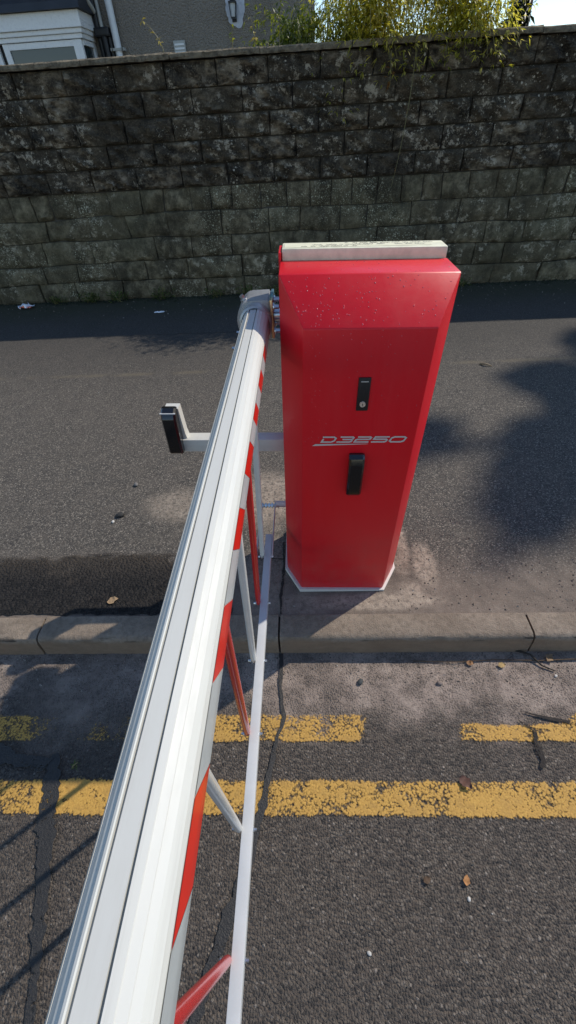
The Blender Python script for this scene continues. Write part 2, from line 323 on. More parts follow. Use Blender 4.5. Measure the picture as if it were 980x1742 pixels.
def mat_tar(name, col, keep, rough):
    m = Mat(name, rough); n = m.noise(55, 6, 0.75); m.base(m.mix(m.noise(120, 4), col, tuple(c*2.6 for c in col)))
    a = m.maprange(m.addm(n, m.mul(m.math('SUBTRACT', m.noise(9, 4), 0.5), 0.5)), keep-0.03, keep+0.03, 0, 1)
    tr = m.N.new('ShaderNodeBsdfTransparent'); mx = m.N.new('ShaderNodeMixShader')
    m.L.new(a, mx.inputs[0]); m.L.new(tr.outputs[0], mx.inputs[1]); m.L.new(m.b.outputs[0], mx.inputs[2]); m.L.new(mx.outputs[0], m.out.inputs[0])
    m.normal(m.bump(m.noise(140, 4, 0.7), 0.9, 0.004)); return m.m
M = dict(road=mat_road(), pave=mat_pavement(), patch=mat_patch(), kerb=mat_kerb(), y1=mat_yellow('worn_yellow_paint', 0.13), y2=mat_yellow('yellow_paint', 0.24),
         upper=mat_wall('sooty_split_face_block', False), lower=mat_wall('old_coursed_stone', True), dash=mat_pebbledash(),
         red=mat_red(), white=mat_white(), frame=mat_white('white_window_frame', (0.86, 0.84, 0.80), 0.3),
         mortar2=mat_simple('old_lime_mortar', (0.10, 0.088, 0.066), 0.95, var=0.7, vscale=12, bump=1.0, bscale=60, bdist=0.01),
         mortar=mat_simple('dark_mortar', (0.085, 0.074, 0.058), 0.95, var=0.5, vscale=18, bump=0.8, bscale=120),
         tar=mat_tar('black_bitumen', (0.011, 0.0098, 0.0088), 0.37, 0.5), crack=mat_tar('dirty_crack', (0.015, 0.012, 0.010), 0.44, 0.95),
         black=mat_simple('gloss_black_plastic', (0.006, 0.006, 0.007), 0.16, spec=0.5, coat=0.4),
         mblack=mat_simple('matt_black_plastic', (0.012, 0.012, 0.013), 0.45),
         zinc=mat_simple('zinc_plated_steel', (0.62, 0.66, 0.70), 0.28, 0.95, var=0.2, vscale=60),
         casting=mat_simple('grey_cast_aluminium', (0.48, 0.48, 0.47), 0.42, 0.55, var=0.25, vscale=25, bump=0.15, bscale=200),
         alu=mat_simple('pale_coated_aluminium', (0.52, 0.525, 0.52), 0.33, 0.0, var=0.1, vscale=12),
         tape_r=mat_simple('red_reflective_tape', (0.72, 0.018, 0.006), 0.32, var=0.08, vscale=40, coat=0.3),
         tape_g=mat_simple('grey_reflective_tape', (0.46, 0.48, 0.47), 0.35, var=0.1, vscale=40, coat=0.2),
         strut_r=mat_simple('red_strut_paint', (0.55, 0.010, 0.012), 0.25, coat=0.5),
         strut_w=mat_simple('white_strut_paint', (0.66, 0.64, 0.59), 0.28, var=0.1, vscale=30, coat=0.3),
         letter=mat_simple('silver_lettering', (0.66, 0.64, 0.62), 0.35, 0.3), brass=mat_simple('worn_lock_metal', (0.80, 0.62, 0.48), 0.35, 0.25, var=0.3, vscale=200),
         tape=mat_simple('cream_masking_tape', (0.74, 0.70, 0.50), 0.7, var=0.1, vscale=50), ink=mat_simple('dark_marker_ink', (0.02, 0.02, 0.022), 0.6),
         lid=mat_simple('off_white_plastic_lid', (0.82, 0.78, 0.56), 0.5, var=0.25, vscale=22),
         slate=mat_simple('dark_slate', (0.03, 0.034, 0.042), 0.6, var=0.3, vscale=6), upvc=mat_simple('white_plastic_pipe', (0.84, 0.83, 0.80), 0.35, var=0.12, vscale=8),
         gpipe=mat_simple('grey_plastic_pipe', (0.46, 0.45, 0.40), 0.45, var=0.15, vscale=8),
         limewash=mat_simple('white_filler', (0.66, 0.67, 0.70), 0.9, var=0.3, vscale=14, bump=0.5), cane=mat_simple('bamboo_cane', (0.20, 0.17, 0.06), 0.5, var=0.4, vscale=20),
         bark=mat_simple('brown_bark', (0.07, 0.05, 0.035), 0.9, var=0.4, vscale=14, bump=0.8, bscale=30, bdist=0.02),
         coping=mat_simple('mossy_coping', (0.25, 0.20, 0.13), 0.95, var=0.75, vscale=22, bump=1.0, bscale=60, bdist=0.012),
         soil=mat_simple('garden_earth', (0.07, 0.065, 0.04), 0.95, var=0.5, vscale=2))

# ------------------------------------------------------------------ setting: ground, road, kerb, pavement
ROAD_Z = -0.10
def sheet(name, x0, x1, y0, y1, z, mat, kind='structure'):
    o = obj(name, [(x0, y0, z), (x1, y0, z), (x1, y1, z), (x0, y1, z)], [(0, 1, 2, 3)], mat); o['kind'] = kind; return o
sheet('ground', -400, 400, -400, 400, -0.16, M['soil'])
sheet('road', -60, 60, -9, 0.87, ROAD_Z, M['road'])
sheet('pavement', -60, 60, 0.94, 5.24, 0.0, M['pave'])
def ragged(name, pts, z, mat, amp=0.006, step=0.02, parent=None):
    """flat patch with an uneven outline"""
    out = []
    for i, p in enumerate(pts):
        q = pts[(i+1) % len(pts)]; L = math.hypot(q[0]-p[0], q[1]-p[1]); n = max(1, int(L/step))
        for k in range(n):
            t = k/n; x = p[0]+(q[0]-p[0])*t; y = p[1]+(q[1]-p[1])*t
            out.append((x+amp*noise.noise((x*31, y*31, 1.7))*1.6+amp*0.6*noise.noise((x*90, y*90, 4)), y+amp*noise.noise((x*31, y*31, 9.1))*1.6+amp*0.6*noise.noise((x*90, y*90, 7)), z))
    return obj(name, out, [tuple(range(len(out)))], mat, parent)
def strip(name, pts, z, mat, parent=None, kind='structure'):
    """ribbon of varying width along a wandering line: pts = (x, y, width)"""
    P = []
    for a, b in zip(pts[:-1], pts[1:]):
        n = max(2, int(math.hypot(b[0]-a[0], b[1]-a[1])/0.012))
        P += [tuple(a[j]+(b[j]-a[j])*k/n for j in range(3)) for k in range(n)]
    P.append(pts[-1]); v = []; f = []
    for i, (x, y, w) in enumerate(P):
        a = P[max(i-1, 0)]; b = P[min(i+1, len(P)-1)]; d = Vector((b[0]-a[0], b[1]-a[1], 0)).normalized(); nrm = Vector((-d.y, d.x, 0))
        off = 0.007*noise.noise((x*14, y*14, 2))+0.003*noise.noise((x*50, y*50, 5))
        w1 = w*(0.75+0.9*abs(noise.noise((x*28, y*28, 8)))+0.45*noise.noise((x*80, y*80, 3))); w1 = max(w1, 0.0015)
        c = Vector((x, y, z))+nrm*off; v += [c+nrm*w1/2, c-nrm*w1/2]
    for i in range(len(P)-1): f.append((2*i, 2*i+1, 2*i+3, 2*i+2))
    o = obj(name, v, f, mat, parent); o['kind'] = kind; return o
o = ragged('asphalt_patch', [(-3.2, 0.957), (-0.32, 0.957), (-0.34, 1.17), (-0.62, 1.285), (-1.0, 1.275), (-3.2, 1.27)], 0.004, M['patch'], 0.008); o['kind'] = 'structure'
# kerb stones
kerb = obj('kerb', *(lambda b: (b.v, b.f))(MB().box(-30, 30, 0.868, 0.945, -0.155, -0.012)), M['mortar']); kerb['kind'] = 'structure'
KP = [(0.951, -0.15), (0.951, -0.001), (0.947, 0.003), (0.866, 0.001), (0.853, -0.004), (0.846, -0.014), (0.8435, -0.03), (0.836, -0.15)]
def kerb_mesh(L, seed):
    n = 24; v = []; m = len(KP)
    for i in range(n+1):
        x = 0.004+(L-0.008)*i/n
        for k, (y, z) in enumerate(KP):
            j = 0.0025*noise.noise((x*16+seed*7, k*1.3, seed)) + (0.004*min(0, noise.noise((x*9, seed*3.1, 2))) if k in (3, 4, 5) else 0)
            v.append((x, y-j, z+j))
    f = [(i*m+k, (i+1)*m+k, (i+1)*m+(k+1) % m, i*m+(k+1) % m) for i in range(n) for k in range(m)]
    f += [tuple(range(m)), tuple(reversed(range(n*m, n*m+m)))]
    me = bpy.data.meshes.new('kerb_stone'); me.from_pydata(v, [], f); me.materials.append(M['kerb']); me.update()
    me.polygons.foreach_set('use_smooth', [True]*len(me.polygons)); me.set_sharp_from_angle(angle=R(40)); return me
km = [kerb_mesh(0.955, s) for s in range(4)]
for i in range(-9, 9):
    k = bpy.data.objects.new('kerb_stone', km[(i*3) % 4]); link(k); k.parent = kerb; k.location = (-0.122+0.955*i, random.uniform(-0.0015, 0.0015), random.uniform(-0.002, 0.001))
# double yellow lines (flat worn paint)
def yellow(name, y0, y1, mat, seed):
    n = 420; v = []; f = []; ed = []
    for i in range(n+1):
        x = -4.2+8.4*i/n
        for k in range(5):
            t = k/4; y = y0+(y1-y0)*t+(0.004*noise.noise((x*5, seed, 0))+0.0025*noise.noise((x*40, seed, k)))*(1 if k in (0, 4) else 0.3)
            v.append((x, y-0.009*(x/1.0)*-1.0*0.6, ROAD_Z+0.004)); ed.append(min(t, 1-t))
    f = [(i*5+k, (i+1)*5+k, (i+1)*5+k+1, i*5+k+1) for i in range(n) for k in range(4)]
    o = obj(name, v, f, mat); a = o.data.attributes.new('edge', 'FLOAT', 'POINT'); a.data.foreach_set('value', ed); o['kind'] = 'structure'; return o
yellow('yellow_line', 0.505, 0.612, M['y1'], 1.0); yellow('yellow_line', 0.296, 0.409, M['y2'], 5.0)
# tar seams and cracks
TZ = ROAD_Z+0.0065
strip('tar_seam', [(-0.115, 0.835, 0.022), (-0.118, 0.70, 0.012), (-0.10, 0.60, 0.016), (-0.125, 0.5, 0.014), (-0.15, 0.38, 0.020), (-0.19, 0.2, 0.030), (-0.24, 0.05, 0.034), (-0.285, -0.08, 0.03), (-0.36, -0.3, 0.03), (-0.4, -1.2, 0.02)], TZ, M['tar'])
strip('tar_seam', [(-0.88, 0.47, 0.015), (-0.855, 0.40, 0.055), (-0.825, 0.30, 0.062), (-0.79, 0.20, 0.050), (-0.74, 0.06, 0.036), (-0.70, -0.06, 0.02), (-0.66, -0.3, 0.012)], TZ, M['tar'])
o = ragged('tar_patch', [(-1.6, 0.455), (-1.02, 0.436), (-0.90, 0.415), (-0.875, 0.462), (-1.0, 0.470), (-1.08, 0.495), (-1.6, 0.50)], TZ+0.001, M['tar'], 0.012, 0.012); o['kind'] = 'structure'
strip('road_crack', [(0.72, 0.612, 0.004), (0.80, 0.592, 0.010), (0.92, 0.568, 0.012), (1.06, 0.55, 0.012), (1.4, 0.50, 0.01)], TZ, M['crack'])
strip('road_crack', [(0.70, 0.585, 0.006), (0.745, 0.55, 0.016), (0.74, 0.51, 0.018), (0.735, 0.46, 0.016), (0.72, 0.44, 0.010)], TZ+0.001, M['crack'])
strip('pavement_crack', [(-0.118, 0.95, 0.008), (-0.12, 1.03, 0.012), (-0.118, 1.10, 0.010), (-0.115, 1.2, 0.012), (-0.115, 1.34, 0.010)], 0.0045, M['crack'])
strip('pavement_crack', [(-0.26, 1.235, 0.004), (-0.16, 1.24, 0.007), (-0.05, 1.243, 0.006)], 0.0055, M['crack'])
strip('pavement_crack', [(-1.04, 1.279, 0.003), (-0.96, 1.282, 0.008), (-0.84, 1.286, 0.002)], 0.0065, M['crack'])

# ------------------------------------------------------------------ boundary wall
wall = empty('boundary_wall', (0, 5.2, 0))
tag(wall, 'tall sooty stone wall with split-face blocks above older coursed stone', 'wall')
WX0, WX1 = -6.4, 5.6
MB().box(WX0, WX1, 0.030, 0.26, -0.15, 1.825).build('mortar_core', M['mortar'], wall)
MB().box(WX0, WX1, 0.022, 0.029, -0.15, 0.98).build('mortar_bed', M['mortar2'], wall)
def block_mesh(name, w, h, seed, split, mat):
    nx, nz = (18, 8) if split else (8, 4)
    v = []; f = []; g = 0.005 if split else 0.006
    for k in range(nz+1):
        for i in range(nx+1):
            u = i/nx; t = k/nz; x = g+(w-2*g)*u; z = g+(h-2*g)*t
            e = min(u*w, (1-u)*w, t*h, (1-t)*h)
            if split:
                marg = min(1, e/0.026)**0.7; p = Vector((x*6.5+z*5+seed*5.3, z*15+x*6, seed*2.1))
                d = 0.004+marg*(0.022+0.050*noise.noise(p)+0.026*noise.noise(p*2.3))
                d = max(d, 0.002)
            else:
                marg = min(1, e/0.03); p = Vector((x*5+seed*3.7, z*7, seed)); d = marg*0.012+0.020*noise.noise(p)+0.010*noise.noise(p*3)
                x += 0.010*noise.noise((u*2+seed, t*3, 3)); z += 0.009*noise.noise((u*3, t*2+seed, 7))
            v.append((x, -d, z))
    W = nx+1
    f = [(k*W+i, k*W+i+1, (k+1)*W+i+1, (k+1)*W+i) for k in range(nz) for i in range(nx)]
    ring = [i for i in range(W)]+[k*W+nx for k in range(1, nz+1)]+[nz*W+i for i in range(nx-1, -1, -1)]+[k*W for k in range(nz-1, 0, -1)]
    b = len(v); v += [(v[q][0], 0.05, v[q][2]) for q in ring]; n = len(ring)
    f += [(ring[(q+1) % n], ring[q], b+q, b+(q+1) % n) for q in range(n)]
    me = bpy.data.meshes.new(name); me.from_pydata(v, [], f); me.update(); me.materials.append(mat)
    me.polygons.foreach_set('use_smooth', [True]*len(me.polygons)); me.set_sharp_from_angle(angle=R(50)); return me
BW, ROWS_U = 0.445, [0.985, 1.155, 1.325, 1.495, 1.665, 1.835]
bms = [block_mesh('block', BW, 0.17, s, True, M['upper']) for s in range(14)]
for r in range(5):
    x = WX0+(0.11 if r % 2 else -0.10)+random.uniform(-0.02, 0.02)
    while x < WX1-0.3:
        b = bpy.data.objects.new('block', random.choice(bms)); link(b); b.parent = wall
        b.location = (x+random.uniform(-0.003, 0.003), random.uniform(-0.004, 0.005), ROWS_U[r]+random.uniform(-0.002, 0.002)); b.rotation_euler = (random.uniform(-.01, .01), 0, random.uniform(-.008, .008)); x += BW
zl = [0.0, 0.185, 0.375, 0.575, 0.775, 0.985]
sizes = [[0.46, 0.54, 0.62, 0.5], [0.42, 0.56, 0.5, 0.35], [0.38, 0.52, 0.46, 0.6], [0.3, 0.44, 0.52, 0.4], [0.18, 0.24, 0.30, 0.21]]
def course(r, x):
    if r == 0: return -0.02
    if r == 5: return 0.983
    return zl[r]+0.030*noise.noise((x*0.55, r*3.3, 1))+0.016*noise.noise((x*2.2, r*5.1, 4))
def joint(x, t, r): return x+0.030*(t-0.5)*noise.noise((x*7, r*2.0, 6))*2
def stone_mesh(x0, x1, r, seed):
    nx, nz = max(5, int((x1-x0)/0.05)), 5; v = []; g = 0.004; W = nx+1
    prot = 0.026*noise.noise((x0*3.3, r*7.7, 2))
    for k in range(nz+1):
        for i in range(nx+1):
            u = i/nx; t = k/nz; a_, b_ = joint(x0, t, r), joint(x1, t, r); x = a_+g+(b_-a_-2*g)*u
            lo, hi = course(r, x)+g, course(r+1, x)-g; z = lo+(hi-lo)*t; e = min(u*(x1-x0), (1-u)*(x1-x0), t*(hi-lo), (1-t)*(hi-lo)); m_ = min(1, e/0.03)**0.6
            p = Vector((x*6+seed, z*8, r)); v.append((x, -(m_*0.026+0.022*noise.noise(p)+0.012*noise.noise(p*2.7)+prot), z))
    f = [(k*W+i, k*W+i+1, (k+1)*W+i+1, (k+1)*W+i) for k in range(nz) for i in range(nx)]
    ring = [i for i in range(W)]+[k*W+nx for k in range(1, nz+1)]+[nz*W+i for i in range(nx-1, -1, -1)]+[k*W for k in range(nz-1, 0, -1)]
    b = len(v); v += [(v[q][0], 0.05, v[q][2]) for q in ring]; n = len(ring); f += [(ring[(q+1) % n], ring[q], b+q, b+(q+1) % n) for q in range(n)]
    return v, f
for r in range(5):
    x = WX0
    while x < WX1-0.3:
        w = random.choice(sizes[r])*random.uniform(0.8, 1.2); v, f = stone_mesh(x, x+w, r, random.random()*40)
        b = obj('stone', v, f, M['lower'], wall, angle=50); b.location = (0, 0.012-0.005*(5-r), 0); x += w
# coping slabs
def coping_mesh(L, seed):
    n = 16; pr = [(-0.055, 0.0), (-0.058, 0.014), (-0.056, 0.032), (-0.042, 0.040), (0.10, 0.052), (0.30, 0.042), (0.31, 0.0)]; m = len(pr); v = []
    for i in range(n+1):
        x = 0.003+(L-0.006)*i/n
        for k, (y, z) in enumerate(pr):
            a = noise.noise((x*8+seed*4, k*0.9, seed)); b = noise.noise((x*22+seed, k*1.7, 3)); v.append((x, y+0.006*a+0.003*b, z+0.005*b+0.003*a))
    f = [(i*m+k, i*m+(k+1) % m, (i+1)*m+(k+1) % m, (i+1)*m+k) for i in range(n) for k in range(m)]
    f += [tuple(reversed(range(m))), tuple(range(n*m, n*m+m))]
    me = bpy.data.meshes.new('coping_slab'); me.from_pydata(v, [], f); me.update(); me.materials.append(M['coping']); return me
cm = [coping_mesh(0.76, s) for s in range(5)]; x = WX0
while x < WX1-0.2:
    b = bpy.data.objects.new('coping_slab', random.choice(cm)); link(b); b.parent = wall; b.location = (x, random.uniform(-0.006, 0.006), 1.838+random.uniform(-0.004, 0.004)); b.rotation_euler = (0, random.uniform(-.004, .004), random.uniform(-.006, .006)); x += 0.76

# ------------------------------------------------------------------ house behind the wall
house = empty('house', (0, 0, 0)); tag(house, 'grey pebbledash house with white bay window behind the wall', 'house')
HY = 8.5
hb = MB(); hb.prism([(-8.0, -0.15), (0.22, -0.15), (0.22, 5.2), (-3.9, 8.0), (-8.0, 5.2)], HY, HY+7); fix_normals(hb.build('wall', M['dash'], house))
rf = MB()
for s in (1, -1):
    c = -3.89; e = 4.45
    rf.prism([(c, 8.06), (c+s*e, 5.02), (c+s*e, 5.10), (c, 8.18)], HY-0.25, HY+7.25)
fix_normals(rf.build('roof', M['slate'], house))
BY = 8.0; BX = -2.75
bay = MB(); bay.box(-6.2, BX-0.02, BY+0.03, HY-0.01, -0.15, 1.35).build('bay_wall', M['dash'], house)
MB().box(-6.2, BX-0.06, BY+0.06, HY-0.02, 1.35, 2.29).build('bay_room', M['mblack'], house)
fas = MB(); fas.box(-6.25, BX+0.05, BY-0.06, HY-0.005, 2.385, 2.53, 0.006).build('fascia', M['frame'], house)
cr = MB(); cr.box(-6.2, BX+0.03, BY-0.035, HY-0.006, 2.34, 2.384, 0.008); cr.box(-6.2, BX+0.012, BY-0.015, HY-0.007, 2.295, 2.339, 0.006); cr.build('cornice', M['frame'], house)
br = MB(); br.prism([(BY-0.12, 2.532), (BY-0.10, 2.60), (HY-0.012, 2.95), (HY-0.012, 2.532)], -6.3, BX+0.10, 'x'); fix_normals(br.build('bay_roof', M['slate'], house))
glass = Mat('dark_window_glass', 0.04, spec=0.6); glass.base((0.035, 0.045, 0.048)); M['glass'] = glass.m
for i, (x0, x1) in enumerate(((-6.12, -4.98), (-4.92, -3.87), (-3.81, -2.77))):
    wf = MB(); zb, zt = 1.30, 2.292
    wf.box(x0, x0+0.075, BY, BY+0.055, zb, zt, 0.005); wf.box(x1-0.115, x1, BY, BY+0.055, zb, zt, 0.005)
    wf.box(x0+0.075, x1-0.115, BY+0.002, BY+0.053, zt-0.06, zt-0.002, 0.004); wf.box(x0+0.075, x1-0.115, BY+0.002, BY+0.053, zb+0.002, zb+0.06, 0.004)
    w = wf.build('window', M['frame'], house)
    MB().box(x0+0.07, x1-0.11, BY+0.022, BY+0.030, zb+0.05, zt-0.05).build('pane', M['glass'], w)
sw = MB(); sw.box(BX-0.05, BX-0.004, HY-0.10, HY-0.012, 1.30, 2.292, 0.004); sw.box(BX-0.05, BX-0.004, BY+0.06, HY-0.10, 2.24, 2.29, 0.003); w = sw.build('window', M['frame'], house)
MB().box(BX-0.035, BX-0.028, BY+0.06, HY-0.10, 1.32, 2.24).build('pane', M['glass'], w)
dp = MB(); dp.tube([(-2.44, HY-0.07, -0.1), (-2.44, HY-0.07, 5.0)], 0.046, 14); p = dp.build('downpipe', M['upvc'], house, angle=40)
bk = MB(); bk.box(-2.515, -2.365, HY-0.125, HY-0.115, 2.20, 2.225); bk.box(-2.53, -2.50, HY-0.125, HY-0.02, 2.198, 2.227); bk.box(-2.38, -2.35, HY-0.125, HY-0.02, 2.198, 2.227); bk.build('bracket', M['gpipe'], p)
MB().tube([(-2.60, HY-0.06, 2.33), (-2.60, HY-0.06, 5.0)], 0.024, 10).build('waste_pipe', M['gpipe'], house, angle=40)
for xx in (-2.66, -2.585, -2.53):
    MB().tube([(xx, HY-0.05 if xx != -2.585 else HY-0.10, -0.1), (xx, HY-0.05 if xx != -2.585 else HY-0.10, 2.34 if xx != -2.66 else 4.9)], 0.036, 12).build('soil_pipe', M['mblack'], house, angle=40)
MB().box(-2.70, -2.50, HY-0.14, HY-0.015, 2.33, 2.42, 0.02).build('hopper', M['mblack'], house)
MB().tube([(-2.86, BY+0.1, 2.74), (-2.74, BY+0.14, 2.72), (-2.66, BY+0.22, 2.70), (-2.65, BY+0.26, 2.62), (-2.65, HY-0.1, 2.56)], 0.030, 10).build('overflow_pipe', M['gpipe'], house, angle=50)
# filler patch and lantern, vent
pt = []
for k in range(40):
    a = 2*math.pi*k/40; r = 1+0.28*noise.noise((math.cos(a)*1.6, math.sin(a)*1.6, 3))+0.12*noise.noise((math.cos(a)*5, math.sin(a)*5, 1)); pt.append((-0.815+0.13*r*math.cos(a), HY-0.006, 2.52+0.165*r*math.sin(a)))
obj('filler_patch', pt, [tuple(range(40))], M['limewash'], house)
lan = empty('wall_lantern', (-0.835, HY, 2.385)); tag(lan, 'small black lantern on the white patch of the pebbledash wall', 'lantern')
lb = MB(); lb.box(-0.03, 0.03, -0.02, -0.007, 0.0, 0.22); lb.tube([(0, -0.02, 0.19), (0, -0.07, 0.21), (0, -0.10, 0.17)], 0.008, 8); lb.build('bracket', M['mblack'], lan)
lb = MB(); lb.prism([(-0.05, -0.15), (0.05, -0.15), (0.05, -0.05), (-0.05, -0.05)], 0.15, 0.165, 'z')
lb.tube([(0, -0.10, 0.165), (0, -0.10, 0.20)], [0.05, 0.005], 8)
lb.prism([(-0.03, -0.13), (0.03, -0.13), (0.03, -0.07), (-0.03, -0.07)], 0.02, 0.035, 'z')
for sx in (-1, 1):
    for sy in (-1, 1): lb.tube([(sx*0.028, -0.10+sy*0.028, 0.03), (sx*0.044, -0.10+sy*0.044, 0.155)], 0.005, 6)
lb.build('cage', M['mblack'], lan)
fr = mat_simple('frosted_lamp_glass', (0.6, 0.62, 0.62), 0.25); lb = MB(); lb.tube([(0, -0.10, 0.03), (0, -0.10, 0.15)], [0.026, 0.040], 8); lb.build('lamp_glass', fr, lan)
vb = MB(); vb.box(-1.69, -1.53, HY-0.03, HY-0.004, 2.08, 2.26, 0.006); v_ = vb.build('vent_cover', M['gpipe'], house)
vb = MB()
for k in range(4): vb.box(-1.675, -1.545, HY-0.036, HY-0.031, 2.10+k*0.038, 2.118+k*0.038)
vb.build('louvre', M['upvc'], v_)

# ------------------------------------------------------------------ plants
def leaves(name, items, mat, parent):
    """items: (pos, dir, length, width, droop, tint) -> folded blades of two segments, one mesh"""
    v = []; f = []; t = []
    for p, d, L, w, dr, ti in items:
        p = Vector(p); d = Vector(d).normalized(); s = d.cross(Vector((0, 0, 1)))
        if s.length < 0.05: s = Vector((1, 0, 0))
        s.normalize(); s = (s+Vector((0, 0, 1))*random.uniform(-0.6, 0.6)).normalized(); b = len(v)
        mid = p+d*L*0.45; tip = p+d*L*0.92+Vector((0, 0, -dr*L))
        v += [p, mid+s*w/2, mid-s*w/2, tip]; f += [(b, b+2, b+1), (b+1, b+2, b+3)]; t += [ti]*4
    o = obj(name, v, f, mat, parent); a = o.data.attributes.new('tint', 'FLOAT', 'POINT'); a.data.foreach_set('value', t); return o
rv = lambda a, b: random.uniform(a, b)
bam_m = mat_leaf('bamboo_leaves', [(0.15, 0.17, 0.025), (0.38, 0.37, 0.06), (0.60, 0.52, 0.12), (0.80, 0.66, 0.27)], 0.70)
def bamboo(base, spec, label, nleaf, seed, mat=bam_m, group=None, L=(0.06, 0.12), w=(0.008, 0.015)):
    random.seed(seed); root = empty('bamboo', base); tag(root, label, 'bamboo', group); items = []
    for (bx, by, top, ax, ay, hang) in spec:
        cm_ = MB(); P = []; n = 14
        for k in range(n+1):
            t = k/n; z = top*math.sin(min(1, t*1.15)*math.pi/2) if t < 0.87 else top-(t-0.87)/0.13*hang
            q = max(0, t-0.35)/0.65; P.append(Vector((bx+ax*q*q+0.03*math.sin(7*t+bx*9), by+ay*q*q, z)))
        cm_.tube(P, [0.008*(1-0.75*k/n) for k in range(n+1)], 6).build('cane', M['cane'], root, smooth=True)
        for k in range(nleaf):
            t = rv(0.42, 1.0)**0.8; i = min(n-1, int(t*n)); u = t*n-i; p = P[i].lerp(P[i+1], u)
            a = rv(0, 6.283); br_ = rv(0.03, 0.26); d = Vector((math.cos(a), math.sin(a)*0.9-0.15, rv(-0.6, 0.45))); pp = p+d*br_
            for _ in range(3):
                dd = Vector((d.x+rv(-.7, .7), d.y+rv(-.7, .7), rv(-1.1, 0.15))); items.append((pp, dd, rv(*L), rv(*w), rv(0, 0.25), min(1, max(0, rv(0.1, 0.8)+0.25*noise.noise(pp*3)))))
    leaves('foliage', items, mat, root); return root
sp = []
random.seed(21)
for k in range(34):
    bx = rv(-0.62, 0.9); sp.append((bx, rv(0.0, 0.6), rv(2.0, 2.75), rv(-0.35, 0.35), rv(-0.55, 0.1), rv(0.05, 0.5)))
for k in range(52): sp.append((rv(-0.45, 0.85), rv(0.0, 0.15), rv(2.10, 2.55), rv(-0.1, 0.2), rv(-0.66, -0.38), rv(0.08, 0.38)))
bamboo((0.83, 5.56, -0.16), sp, 'big yellow-green bamboo clump spilling over the wall top behind the red cabinet', 128, 3, L=(0.03, 0.068), w=(0.008, 0.015))
green_m = mat_leaf('fresh_green_leaves', [(0.05, 0.08, 0.012), (0.15, 0.19, 0.03), (0.30, 0.30, 0.05)], 0.5)
sp = [(rv(-0.45, 0.40), rv(0, 0.3), rv(2.0, 2.35), rv(-0.2, 0.2), rv(-0.2, 0.1), rv(0, 0.15)) for k in range(22)]
bamboo((0.17, 5.6, -0.16), sp, 'low leafy green shrub on the wall top left of the bamboo', 110, 5, green_m, L=(0.035, 0.07), w=(0.010, 0.018))
def sprig(base, h, n, label, mat, seed, lean=(0.1, 0), name='weed_sprig', hang=False, L=(0.03, 0.06), w=(0.010, 0.02)):
    random.seed(seed); root = empty(name, base); tag(root, label, 'weed'); st = MB(); P = []
    for k in range(8):
        t = k/7; P.append(Vector((lean[0]*t*t, lean[1]*t, (-h if hang else h)*t)))
    st.tube(P, [0.004*(1-0.6*k/7) for k in range(8)], 5).build('stem', M['cane'], root)
    it = []
    for k in range(n):
        t = rv(0.25, 1); i = min(6, int(t*7)); p = P[i].lerp(P[i+1], t*7-i); a = rv(0, 6.28); it.append((p, (math.cos(a), math.sin(a), rv(-0.7, 0.6)), rv(*L), rv(*w), 0.2, rv(0, 1)))
    leaves('foliage', it, mat, root); return root
dry_m = mat_leaf('dry_orange_leaves', [(0.22, 0.10, 0.035), (0.34, 0.17, 0.06), (0.42, 0.26, 0.12)], 0.3)
yel_m = mat_leaf('yellowing_leaves', [(0.30, 0.24, 0.04), (0.45, 0.36, 0.08), (0.52, 0.42, 0.15)], 0.3)
sprig((-1.15, 5.30, 1.885), 0.20, 16, 'thin yellowing sprig growing on the coping beside the downpipe', yel_m, 11, (-0.14, 0))
sprig((-0.36, 5.28, 1.885), 0.17, 12, 'short pale weed stem on the wall top below the lantern', yel_m, 12, (-0.03, 0))
sprig((-0.56, 5.30, 1.885), 0.14, 10, 'small weed stem on the coping left of the lantern', green_m, 13, (0.02, 0))
sprig((-0.16, 5.29, 1.885), 0.26, 30, 'tall thin weed on the wall top right of the lantern', green_m, 14, (0.03, 0))
sprig((0.76, 5.125, 1.80), 0.22, 14, 'dead orange-brown leaf cluster hanging on the wall face under the bamboo', dry_m, 15, (0.01, -0.005), hang=True, L=(0.05, 0.08), w=(0.014, 0.024))
sprig((0.96, 5.115, 1.85), 0.95, 10, 'long bare stem trailing down the wall face under the bamboo', dry_m, 16, (-0.10, 0.0), hang=True, L=(0.02, 0.04), w=(0.006, 0.01))
